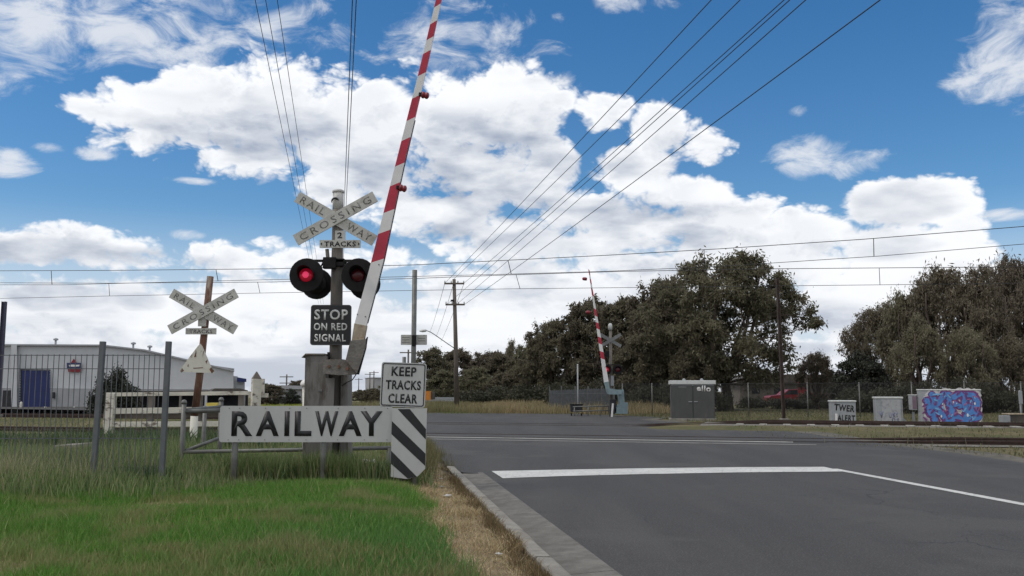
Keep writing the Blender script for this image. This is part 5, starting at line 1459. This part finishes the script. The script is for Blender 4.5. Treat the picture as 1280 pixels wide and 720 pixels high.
for s in (-1, 1):
    d = MB().box((s * w / 4, -.012, h * .46), (w / 2 - .05, .025, h * .84), None, .006).build('door', M_cabgrey, t)
    MB().box((s * .12, -.035, h * .47), (.16, .03, .035), None, .006).build('handle', M_cabpale, d)
MB().box((0, -.004, h - .2), (w - .04, .02, .07), None, .005).build('vent_band', M_cabpale, t)
for x in (-.35, .42): MB().lathe([(0, .07), (.05, .08), (.1, .03)], (x, .3, h - .01), (0, 0, 1), n=10).build('lifting_eye', M_cabpale, t)
lettering('graffiti', [('ello', .60, .26, .48, h * .80, R(-4)), ], -.027, M_spraywhite, t, bold=.03)
MB().box((-.45, -.0265, h * .835), (.34, .003, .05)).build('faded_plate', mat('faded_plate', (.16, .16, .16), .6, .5, 40), t)
t, w, h = cabinet(1040, 1070, 500.5, 529, 36.5, .7, 'small pale cabinet with black graffiti writing and a white stake', M_cabpale, M_cablid, lid_over=.03, lid_h=.06)
lettering('graffiti', [('TWER', .76, .26, .04, h * .68, R(-6)), ('ALERT', .66, .25, .09, h * .25, R(-2))], -.003, M_sprayblack, t, bold=.035)
MB().bar((-.30, -.12, 0), (-.29, -.12, .40), .085, .06, .01).build('stake', M_spraywhite, t)
t, w, h = cabinet(1096.5, 1128.5, 496, 529, 36.0, .7, 'small pale cabinet with a recessed door and faint bluish scribble', M_cabpale, M_cablid, lid_over=.03, lid_h=.07)
MB().box((.07, -.012, h * .48), (w * .72, .025, h * .84), None, .006).build('door', mat('cabinet_door', (.33, .34, .35), .6, .08, 4, dirt=(.22, .22, .25), dscale=5, dlo=.5, dhi=.66), t)
M_faintblue = mat('spray_faint', (.16, .17, .25), .6, .2, 6)
lettering('graffiti', [('UMY', .34, .20, .14, h * .34, R(4)), ('ns', .26, .16, .2, h * .16, R(-5)), ('v', .16, .26, -.30, h * .36, R(5))], -.027, M_faintblue, t, bold=.02)
MB().prism([(w / 2 - .02, 0), (w / 2 + .20, 0), (w / 2 + .12, .16), (w / 2 - .02, .3)], .1, .4).build('side_hood', M_cabpale, t)
t, w, h = cabinet(1155, 1220.5, 486.5, 532, 35.5, 1.0, 'widest pale cabinet covered in blue and purple graffiti lettering', M_cabpale, M_cablid, lid_over=.02, lid_h=.05, face=1.0)
# the throw-up: three layers of sprayed strokes, white under purple under blue
strokes = [  # x 0..1 across, z 0..1 up
    [(.24, .90), (.28, .66), (.22, .44), (.27, .10)], [(.28, .52), (.36, .70), (.44, .92)], [(.30, .46), (.38, .30), (.45, .08)],
    [(.50, .90), (.58, .82), (.68, .92)], [(.52, .88), (.50, .62), (.54, .40), (.51, .10)], [(.52, .56), (.60, .60), (.66, .54)], [(.54, .12), (.62, .20), (.69, .10)],
    [(.76, .90), (.74, .64), (.77, .38), (.74, .10)], [(.76, .90), (.88, .88), (.95, .66), (.90, .40), (.95, .20), (.76, .10)], [(.84, .66), (.83, .34)], [(.16, .70), (.20, .30)]]
def spray(name, width, y, m, parent, grow=0):
    bm = bmesh.new(); k = 0
    def ring(cx, cz, r, yy, nn=14):
        vs_ = [bm.verts.new((cx + r * math.cos(6.283 * i / nn) * rng.uniform(.78, 1.2), yy, cz + r * math.sin(6.283 * i / nn) * rng.uniform(.9, 1.12))) for i in range(nn)]
        bm.faces.new(vs_)
    for st in strokes:
        pts = [Vector((-w / 2 + x * w, 0, .06 + z * (h - .14))) for x, z in st]
        for a, b in zip(pts, pts[1:]):
            n = max(2, int((b - a).length / .07))
            for i in range(n + 1):
                p = a.lerp(b, i / n); k += 1; ring(min(p.x, w / 2 - width), p.z, width * rng.uniform(.85, 1.1), y - k * .00004)
    bmesh.ops.recalc_face_normals(bm, faces=bm.faces)
    me = bpy.data.meshes.new(name); bm.to_mesh(me); bm.free(); link_mesh(name, me, m, parent)
spray('graffiti_outline', .22, -.003, mat('spray_offwhite', (.50, .49, .50), .5, .12, 6), t); spray('graffiti_edge', .165, -.012, M_spraypurple, t); spray('graffiti_fill', .098, -.021, M_sprayblue, t)
M_pink = mat('spray_pink', (.30, .12, .26), .5, .25, 7)
for nm, mm, cnt, ra, yy in (('graffiti_splash', M_pink, 22, .045, -.030), ('graffiti_shadow', M_spraypurple, 40, .055, -.0325), ('graffiti_light', mat('spray_lightblue', (.16, .36, .62), .5, .2, 6), 20, .05, -.035)):
    mb = MB()
    for k in range(cnt):
        cx, cz = rng.uniform(-w * .40, w * .47), rng.uniform(.16, h - .14); q = rng.uniform(0, 3.1); r = ra * rng.uniform(.5, 1.2)
        mb.prism([(cx + r * (1.9 * math.cos(a) * math.cos(q) - .6 * math.sin(a) * math.sin(q)), cz + r * (1.9 * math.cos(a) * math.sin(q) + .6 * math.sin(a) * math.cos(q))) for a in np.linspace(0, 5.7, 10)], yy - k * .00005, yy - k * .00005 + .001)
    tag(mb.build(nm, mm, t), kind='stuff')
for x, z, r in ((.37, .22, .04), (.78, .26, .05), (.40, .60, .025), (.57, .66, .03), (.62, .62, .02), (.9, .62, .04)):
    c = (-w / 2 + x * w, -.033, .06 + z * (h - .14)); MB().prism([(c[0] + r * math.cos(i) * .7, c[2] + r * math.sin(i) * 1.3) for i in np.linspace(0, 5.6, 9)], -.0385, -.0375).build('graffiti_shine', M_spraywhite, t)
bx = MB().box((-w / 2 - .17, .12, h * .62), (.30, .34, h * .42), None, .015).build('side_box', M_cabpale, t)
MB().box((-w / 2 - .10, -.056, h * .62), (.16, .006, h * .36)).build('purple_patch', mat('purple_patch', (.16, .11, .145), .6, .15, 5), bx)
MB().box((-w / 2 - .17, .12, h * .62 + h * .22), (.33, .37, .03)).build('side_lid', M_cablid, bx)
MB().box((-w / 2 - .17, .14, .22), (.10, .10, .5)).build('side_leg', M_cabpale, bx)
# small concrete block further right
p = W(1256, 531, 36.5); t = thing('concrete_block', 'small pale block beside a brown box at the far right of the track', 'block', (p.x, 36.5, gzf(p.x, 36.5)))
z1 = W(1256, 519, 36.5).z - t.location.z
MB().box((0, 0, z1 - .16), (.32, .3, .3), None, .02).build('head', M_cabpale, t); MB().box((.02, 0, z1 / 2 - .1), (.14, .14, z1 - .1)).build('stem', M_cabpale, t)
p = W(1268, 531, 36.8); t = thing('brown_box', 'low brown box right of the small pale block', 'box', (p.x, 36.8, gzf(p.x, 36.8)))
z1 = W(1268, 516.5, 36.8).z - t.location.z
MB().box((0, 0, z1 / 2 - .02), (.62, .5, z1 - .06), None, .015).build('body', M_brownroof, t); MB().box((0, 0, z1 - .03), (.68, .56, .05), None, .01).build('lid', M_brownpatch, t)
p = W(1277, 530, 37.2); t = thing('track_marker', 'narrow grey marker plate on a post at the right edge', 'sign', (p.x, 37.2, gzf(p.x, 37.2)))
z1 = W(1277, 488, 37.2).z - t.location.z
MB().cyl((0, 0, -.2), (0, 0, z1), .035, n=8).build('post', M_cabpale, t); MB().box((0, -.04, z1 - .28), (.16, .02, .5), None, .006).build('plate', M_cabpale, t)
# orange sign far down the road
p = W(534.5, 505, 62); t = thing('roadwork_sign', 'small orange sign among the dry grass left of the power pole', 'sign', (p.x, 62, gzf(p.x, 62)))
z1 = W(534.5, 488, 62).z - t.location.z
MB().prism(rrect(.42, .62, .03, cz=z1 - .35), -.03, 0).build('panel', M_orange, t); MB().box((.34, .06, z1 - .35), (.3, .1, .5), None, .02).build('side_panel', M_brownroof, t)
MB().cyl((0, .03, -.1), (0, .03, z1 - .1), .03, n=8).build('post', M_steel, t)
# low guard rail behind the orange sign
p = W(545, 505, 64); t = thing('guard_rail', 'low pale guard rail in the dry grass left of the power pole', 'barrier', (p.x, 64, gzf(p.x, 64)))
MB().box((0, 0, .72), (2.6, .05, .28), None, .02).build('rail', M_cabpale, t)
for x in (-1.1, 1.15): MB().box((x, .05, .35), (.1, .08, .8)).build('post', M_pole, t)
# concrete pit left of the bar fence post
p = W(91, 570, 15.0); t = thing('concrete_pit', 'old concrete pit with a pale slab lid in the grass left of the fence post', 'pit', (p.x, 15.0, gzf(p.x, 15)))
z1 = W(91, 558, 15.0).z - t.location.z
MB().box((-.03, 0, z1 / 2 - .05), (.30, .4, z1), None, .02).build('body', M_walldark, t); MB().box((0, 0, z1 + .005), (.40, .5, .07), Matrix.Rotation(-.06, 3, 'Y'), .015).build('lid', M_concrete, t)
# litter
for i, (px, py, sx_, lb_) in enumerate(((456.5, 577.5, .10, 'crumpled white paper in tall grass left of the striped board'), (466, 582, .075, 'torn pale wrapper in tall grass left of the striped board'), (552.5, 608, .035, 'tiny white scrap on soil behind the kerb end'), (559, 619.5, .075, 'flat white scrap on the dry grass near the kerb'), (551.5, 598, .03, 'small pale stone just right of the striped board'), (623.5, 692, .04, 'white scrap on the straw nearest the camera'))):
    d = ray(px, py); Yl = 13.2 if i < 2 else None
    if Yl: p = W(px, py, Yl); p.z = gzf(p.x, Yl) + .10
    else:
        p = G(px, py, .09)
        for _ in range(4): p = G(px, py, gzf(p.x, p.y) + .02)
    bm = bmesh.new(); bmesh.ops.create_icosphere(bm, subdivisions=3, radius=1)
    ph = rng.uniform(0, 6)
    for v in bm.verts:
        q = v.co.copy(); f = 1 + .35 * math.sin(5 * q.x + ph) * math.sin(4 * q.y + 2 * ph) + .25 * math.sin(9 * q.z + 7 * q.x + ph)
        v.co = Vector((q.x * sx_ * .6 * f, q.y * sx_ * .4 * f, q.z * sx_ * (.26 if i < 2 else .14) * f))
    me = bpy.data.meshes.new('litter'); bm.to_mesh(me); bm.free()
    o = link_mesh('litter', me, M_litter, None, p, rng.uniform(0, 3)); tag(o, lb_, 'litter', 'bits of litter on the verge')

# ------------------------------------------------------------------ grass
def blades(name, P, Hh, Wd, col, bend=.35, seed=1):
    g = np.random.default_rng(seed); n = len(P)
    th = g.uniform(0, 6.283, n); side = np.stack([np.cos(th), np.sin(th), np.zeros(n)], 1)
    la_ = g.uniform(0, 6.283, n); lean_ = np.stack([np.cos(la_), np.sin(la_), np.zeros(n)], 1) * (Hh * bend * g.uniform(.1, 1.3, n))[:, None]
    up = np.array([0, 0, 1.0])
    co = np.empty((n, 5, 3), np.float32)
    co[:, 0] = P - side * Wd[:, None] * .5; co[:, 1] = P + side * Wd[:, None] * .5
    mid = P + up * (Hh * .58)[:, None] + lean_ * .38
    co[:, 2] = mid + side * Wd[:, None] * .38; co[:, 3] = mid - side * Wd[:, None] * .38
    co[:, 4] = P + up * (Hh * .96)[:, None] + lean_
    base = (np.arange(n) * 5)[:, None]
    loops = np.concatenate([base + np.array([0, 1, 2, 3]), base + np.array([3, 2, 4])], 1).astype(np.int32).ravel()
    me = bpy.data.meshes.new(name)
    me.vertices.add(n * 5); me.vertices.foreach_set('co', co.ravel())
    me.loops.add(n * 7); me.loops.foreach_set('vertex_index', loops)
    st = (np.arange(n) * 7)[:, None] + np.array([0, 4]); me.polygons.add(n * 2)
    me.polygons.foreach_set('loop_start', st.astype(np.int32).ravel()); me.polygons.foreach_set('loop_total', np.tile([4, 3], n).astype(np.int32))
    me.update(calc_edges=True)
    at = me.attributes.new('tone', 'FLOAT_COLOR', 'FACE')
    c4 = np.ones((n, 4), np.float32); c4[:, :3] = col; at.data.foreach_set('color', np.repeat(c4, 2, 0).ravel())
    o = link_mesh(name, me, M_blades); tag(o, kind='stuff'); return o
def vnoise(x, y, s, seed):
    g = np.random.default_rng(seed); k = 64; T = g.random((k, k)); x = x * s; y = y * s
    xi, yi = np.floor(x).astype(int), np.floor(y).astype(int); fx_, fy_ = x - xi, y - yi
    fx_ = fx_ * fx_ * (3 - 2 * fx_); fy_ = fy_ * fy_ * (3 - 2 * fy_)
    q = lambda i, j: T[i % k, j % k]
    return (q(xi, yi) * (1 - fx_) + q(xi + 1, yi) * fx_) * (1 - fy_) + (q(xi, yi + 1) * (1 - fx_) + q(xi + 1, yi + 1) * fx_) * fy_
def put(x, y): return np.stack([x, y, ground_z(x, y) - .01], 1)
def pal(g, n, cols, wts):
    cols = np.array(cols); k = g.choice(len(cols), n, p=np.array(wts) / sum(wts)); c = cols[k]
    return c * g.uniform(.75, 1.25, (n, 1))
def in_view(x, y, m=60): 
    u = x / np.maximum(y, .1) * F; return (np.abs(u) < 640 + m) & (y > 4.2)
g = np.random.default_rng(5)
# edge of the green mown grass towards the straw strip, as distance from the kerb line
def mow_edge(s): return -1.14 - .10 * np.sin(s * 1.3) - .05 * np.sin(s * 3.7) - .24 * smooth(s, 1.5, 4.6)
def mow_far(x): return 9.3 + .42 * np.clip(x + 5, -1.5, 4.4) + .25 * np.sin(x * 1.9) + .15 * np.sin(x * 4.3)
N_ = 330000
x = g.uniform(-6.6, .2, N_); y = g.uniform(4.6, 11.2, N_)
s, t_ = road_st(x, y)
keep = in_view(x, y, 30) & (t_ < mow_edge(s) + g.normal(0, .07, N_)) & (y < mow_far(x) + g.normal(0, .3, N_) + .5 * (vnoise(x, y, 2.2, 23) - .5))
dens = .55 + .45 * vnoise(x, y, 1.3, 3); bare = vnoise(x, y, .9, 9)
bald = (np.hypot((x + 2.62) / .62, (y - 7.55) / .42) < 1 + .4 * vnoise(x, y, 4, 4)) | (bare > .86)
keep &= (g.random(N_) < dens) & ~(bald & (g.random(N_) < .75))
x, y = x[keep], y[keep]; n = len(x); pn_ = vnoise(x, y, .8, 21); pn2 = vnoise(x, y, 2.6, 22)
col = pal(g, n, [(.110, .245, .038), (.150, .285, .055), (.085, .200, .036), (.215, .285, .095)], [4, 3, 3, 1.2])
yel = np.clip((pn2 - .52) * 3, 0, 1)[:, None] * .65; col = col * (1 - yel) + np.array([.27, .27, .12]) * yel
cool = np.clip((x + 2.2) * .5, 0, 1)[:, None] * np.clip((8.6 - y) * .5, 0, 1)[:, None]
col = col * (1 - cool * .55) + np.array([.095, .215, .075]) * cool * .55
dry = g.random(n) < (.035 + .16 * (pn2 > .72) + .25 * (y < 6.3) * (pn_ > .5)); col[dry] = pal(g, int(dry.sum()), [(.30, .27, .13), (.24, .22, .10)], [1, 1])
hh = g.uniform(.045, .115, n) * (.75 + .7 * pn_)
blades('mown_grass', put(x, y), hh, g.uniform(.0045, .0085, n), col, .5, 6)
# stalks the mower left standing
N_ = 700
x = g.uniform(-5.5, -.9, N_); y = g.uniform(5.2, 10.5, N_); keep = in_view(x, y) & (y < mow_far(x)) & (vnoise(x, y, 1.1, 25) > .5) & (road_st(x, y)[1] < -1.4); x, y = x[keep], y[keep]; n = len(x)
blades('lawn_stalks', put(x, y), g.uniform(.10, .24, n), g.uniform(.003, .006, n), pal(g, n, [(.40, .38, .20), (.26, .32, .12), (.16, .26, .07)], [2, 2, 2]), .6, 26)
# worn straw patch in the lawn
N_ = 2600
x = g.normal(-2.62, .34, N_); y = g.normal(7.6, .2, N_)
blades('worn_patch', put(x, y), g.uniform(.015, .05, N_), g.uniform(.003, .006, N_), pal(g, N_, [(.34, .27, .14), (.26, .19, .10), (.17, .12, .07)], [2, 2, 1]), 1.6, 18)
# straw beside the kerb
N_ = 60000
s = g.uniform(-3.2, 8.4, N_); t_ = g.uniform(-1.75, -.60, N_); x = RO.x + RDV.x * s + RN.x * t_; y = RO.y + RDV.y * s + RN.y * t_
keep = in_view(x, y, 30) & (t_ > mow_edge(s) - .10 - g.random(N_) * .12) & (g.random(N_) < .35 + .65 * vnoise(x, y, 3, 31)) & (s < 6.4 + g.normal(0, .4, N_)); x, y, s, t_ = x[keep], y[keep], s[keep], t_[keep]; n = len(x)
col = pal(g, n, [(.48, .385, .225), (.38, .285, .155), (.54, .45, .28), (.22, .15, .085), (.20, .22, .08)], [4, 3, 1.6, 2.2, 1.0])
hh = g.uniform(.012, .05, n) * (1 + 1.0 * (vnoise(x, y, 2.2, 33) > .68))
blades('straw', put(x, y), hh, g.uniform(.003, .006, n), col, 1.8, 7)
# brown tufts right against the kerb
P = []; Hs = []; 
for k in range(120):
    s = g.uniform(-1.5, 7.4); t0 = -.63 - abs(g.normal(0, .05)); m = int(g.uniform(15, 60)); hm = g.uniform(.04, .11)
    ss_ = s + g.normal(0, .06, m); tt_ = np.minimum(t0 + g.normal(0, .03, m), -.61)
    P.append(np.stack([RO.x + RDV.x * ss_ + RN.x * tt_, RO.y + RDV.y * ss_ + RN.y * tt_], 1)); Hs.append(np.full(m, hm) * g.uniform(.5, 1.3, m))
P = np.concatenate(P); Hs = np.concatenate(Hs); n = len(P)
blades('kerb_tufts', put(P[:, 0], P[:, 1]), Hs, g.uniform(.003, .006, n), pal(g, n, [(.17, .12, .06), (.24, .18, .09), (.10, .075, .045)], [2, 1, 1]), .7, 8)
# tall uncut grass between the mown strip and the tracks
N_ = 260000
x = g.uniform(-19, -.7, N_); y = 9.0 + (g.random(N_) ** 1.55) * 15.5
s, t_ = road_st(x, y); a, nn_ = track_an(x, y)
keep = in_view(x, y, 40) & (y > mow_far(x) + g.normal(0, .35, N_) + .9 * (vnoise(x, y, 1.6, 24) - .5)) & (t_ < -.95 - .35 * (s > 6)) & (nn_ < -.5)
keep &= (g.random(N_) < .35 + .65 * vnoise(x, y, .9, 41))
keep &= ~((np.hypot((x + .95) / .5, (y - 10.9) / .55) < 1) & (g.random(N_) < .8))
x, y = x[keep], y[keep]; n = len(x); pn_ = vnoise(x, y, .55, 42); pn2 = vnoise(x, y, 1.7, 43)
col = pal(g, n, [(.175, .240, .092), (.135, .205, .068), (.225, .262, .122), (.32, .30, .17), (.092, .145, .052)], [4, 4, 2.5, 1.3, 2])
br = np.clip((pn2 - .62) * 3, 0, 1)[:, None] * .6; col = col * (1 - br * .7) + np.array([.115, .10, .055]) * br * .7
near = np.clip((x + 1.0) / -2.5, .45, 1)
hh = g.uniform(.16, .40, n) * (.65 + .6 * pn_) * near * np.where(y < 11.5, .8, 1.0)
hh = np.where(np.abs(x / y * F + 640 - 400) < 120, hh * .72, hh); hh = hh * np.where(y > 15, .6, 1)
blades('tall_grass', put(x, y), hh, g.uniform(.006, .012, n) * (1 + .03 * y), col, .38, 9)
# rank grass round the foot of the signal
P = []
for (cx, cy, rx, ry, m) in ((-2.35, 11.35, .55, .16, 2600), (-1.3, 11.2, .16, .15, 500), (-3.2, 11.35, .45, .2, 1300), (-2.2, 11.05, .6, .1, 700)):
    P.append(np.stack([g.normal(cx, rx * .6, m), g.normal(cy, ry * .6, m)], 1))
P = np.concatenate(P); P = P[P[:, 1] > 11.02]; n = len(P)
blades('rank_grass', put(P[:, 0], P[:, 1]), g.uniform(.22, .50, n) * (.6 + .5 * vnoise(P[:, 0], P[:, 1], 3.0, 91)), g.uniform(.006, .012, n), pal(g, n, [(.15, .21, .075), (.11, .165, .055), (.21, .235, .11), (.29, .27, .15)], [3, 3, 2, 1]), .4, 20)
# seeding stems
N_ = 16000
x = g.uniform(-15, -1.2, N_); y = 9.6 + (g.random(N_) ** 1.4) * 11
s, t_ = road_st(x, y)
keep = in_view(x, y) & (y > mow_far(x)) & (t_ < -1.3) & (g.random(N_) < vnoise(x, y, .8, 51)); x, y = x[keep], y[keep]; n = len(x)
hh = g.uniform(.28, .52, n) * np.where(np.abs(x / y * F + 640 - 400) < 120, .62, 1)
blades('seed_stems', put(x, y), hh, g.uniform(.004, .007, n), pal(g, n, [(.25, .245, .145), (.19, .215, .11), (.31, .29, .18)], [2, 2, 1]), .3, 10)
# pale seeding clump at the left edge
N_ = 1500
x = g.normal(-5.9, .55, N_); y = g.normal(10.0, .35, N_)
blades('pale_stems', put(x, y), g.uniform(.2, .5, N_), g.uniform(.004, .008, N_), pal(g, N_, [(.36, .36, .20), (.26, .28, .14), (.42, .38, .24)], [2, 2, 1]), .4, 19)
# broad leaved weeds by the timber fence and dock clumps
P = []; Hs = []
for (cx, cy, rr, m, hm) in ((-6.8, 17.2, 1.9, 2600, .40), (-9.2, 16.5, 1.2, 900, .4), (-11.5, 15.5, 1.0, 700, .42), (-4.3, 10.9, .35, 330, .22), (-2.7, 11.3, .4, 260, .24), (-1.7, 11.5, .4, 260, .26), (-8.4, 12.6, .7, 600, .32)):
    P.append(np.stack([cx + g.normal(0, rr * .5, m), cy + g.normal(0, rr * .4, m)], 1)); Hs.append(hm * g.uniform(.5, 1.15, m))
P = np.concatenate(P); Hs = np.concatenate(Hs); n = len(P)
blades('leafy_weeds', put(P[:, 0], P[:, 1]), Hs, g.uniform(.018, .04, n), pal(g, n, [(.075, .120, .048), (.10, .145, .06), (.055, .09, .04)], [2, 1, 1.4]), .5, 12)
# weeds at the right edge of the striped board and along the road edge beyond the kerb
P = []
for k in range(260):
    s = g.uniform(5.6, 18); t0 = -.35 - abs(g.normal(0, .35)) - (0.5 if s < 8.5 else 0)
    ss_ = s + g.normal(0, .12, 26); tt_ = t0 + g.normal(0, .08, 26)
    P.append(np.stack([RO.x + RDV.x * ss_ + RN.x * tt_, RO.y + RDV.y * ss_ + RN.y * tt_], 1))
P = np.concatenate(P); n = len(P)
blades('road_edge_weeds', put(P[:, 0], P[:, 1]), g.uniform(.08, .42, n) * .8, g.uniform(.004, .008, n), pal(g, n, [(.13, .13, .055), (.20, .17, .09), (.08, .10, .04)], [2, 2, 1]), .4, 13)
# rough grass about the tracks
N_ = 240000
x = g.uniform(-34, 30, N_); y = g.uniform(14, 60, N_)
s, t_ = road_st(x, y); a, nn_ = track_an(x, y)
onroad = (t_ > -.6) & (t_ < 11.5) & (x < np.interp(y, [14, 17, 22, 26, 30, 36, 40, 44, 52], [11.6, 9.8, 7.9, 6.4, 7.0, 8.2, 7.6, 7.0, 4.0])) & ~((y > 51) & (x > -5))
t1 = np.abs(nn_ - .8) < 1.25; t2_ = np.abs(nn_ - T2 - .8) < 1.35
keep = in_view(x, y, 40) & ~onroad & ~((t1 | t2_) & (g.random(N_) < .82)) & (g.random(N_) < .25 + .75 * vnoise(x, y, .35, 61))
keep &= ~((t_ < -.8) & (t_ > -22) & (nn_ < -.5) & (x < 0)) | (g.random(N_) < .1) & (x < -2)
keep &= ~((s < 30) & (t_ > -2) & (x < 3))
keep &= ~((a > 6) & (((nn_ > T2 - 1.6) & (nn_ < T2 + 2.6)) | ((nn_ > -.9) & (nn_ < 2.6))) & (g.random(N_) < .93))
keep &= ~((a > 6) & (nn_ > 2.5) & (nn_ < T2 - 1.5) & (g.random(N_) < .45))
x, y = x[keep], y[keep]; n = len(x); pn_ = vnoise(x, y, .22, 62)
yg = (x < -2)
c1 = pal(g, n, [(.14, .14, .07), (.18, .165, .095), (.105, .11, .055), (.23, .20, .13)], [3, 2.4, 2.5, 1.3]); c2 = pal(g, n, [(.14, .165, .055), (.19, .195, .075), (.11, .135, .045)], [2, 1, 1])
col = np.where(yg[:, None], c2, c1)
a, nn_ = track_an(x, y)
hh = g.uniform(.05, .15, n) * (.6 + .8 * pn_) * np.where((nn_ < T2 + 3) & (x > 2), .7, np.where(x < -4, .5, 1.0))
blades('trackside_grass', put(x, y), hh, g.uniform(.012, .022, n) * (1 + .01 * y), col, .5, 14)
# tall weeds between the rails at the right
N_ = 2600
x = g.uniform(6.5, 17, N_); y = g.uniform(17, 36, N_); a, nn_ = track_an(x, y)
keep = in_view(x, y) & ((np.abs(nn_ + .5) < .45) | (np.abs(nn_ - 4.6) < 2.4) & (g.random(N_) < .25)) & (a > 10.4) & (g.random(N_) < vnoise(x, y, 1.1, 71) ** 1.5); x, y = x[keep], y[keep]; n = len(x)
blades('track_weeds', put(x, y), g.uniform(.12, .5, n), g.uniform(.008, .014, n), pal(g, n, [(.17, .15, .085), (.11, .12, .055), (.22, .19, .12)], [2, 2, 1]), .35, 15)
# dry pale grass beyond the crossing
N_ = 90000
x = g.uniform(-12, 9, N_); y = g.uniform(51, 80, N_)
keep = in_view(x, y) & (y > np.interp(x, [-30, -15, -5, 3.2, 5, 9], [73, 60.5, 54.5, 51.5, 49, 50])) & (g.random(N_) < .4 + .6 * vnoise(x, y, .3, 81)); x, y = x[keep], y[keep]; n = len(x)
gre = np.clip((-1.2 - x) / 3, 0, 1) * .55 + (vnoise(x, y, .5, 83) > .6) * .25
col = pal(g, n, [(.34, .27, .15), (.40, .33, .19), (.27, .21, .12)], [2, 1, 1.2]); col = col * (1 - gre[:, None]) + np.array([.15, .16, .07]) * gre[:, None]
blades('dry_grass', put(x, y), g.uniform(.25, .85, n) * (.6 + .6 * vnoise(x, y, .4, 82)), g.uniform(.02, .04, n), col, .4, 16)
# yellow flowering weeds beyond the tracks, right of the pointed post
N_ = 16000
x = g.uniform(-17.5, -9.5, N_); y = g.uniform(46, 58, N_); q_x = x / y * F + 640; keep = in_view(x, y) & (q_x > 327) & (q_x < 379); x, y = x[keep], y[keep]; n = len(x)
blades('yellow_weeds', put(x, y), g.uniform(.3, .75, n), g.uniform(.03, .05, n), pal(g, n, [(.34, .36, .05), (.20, .26, .05), (.42, .42, .08)], [2, 2, 1]), .4, 17)
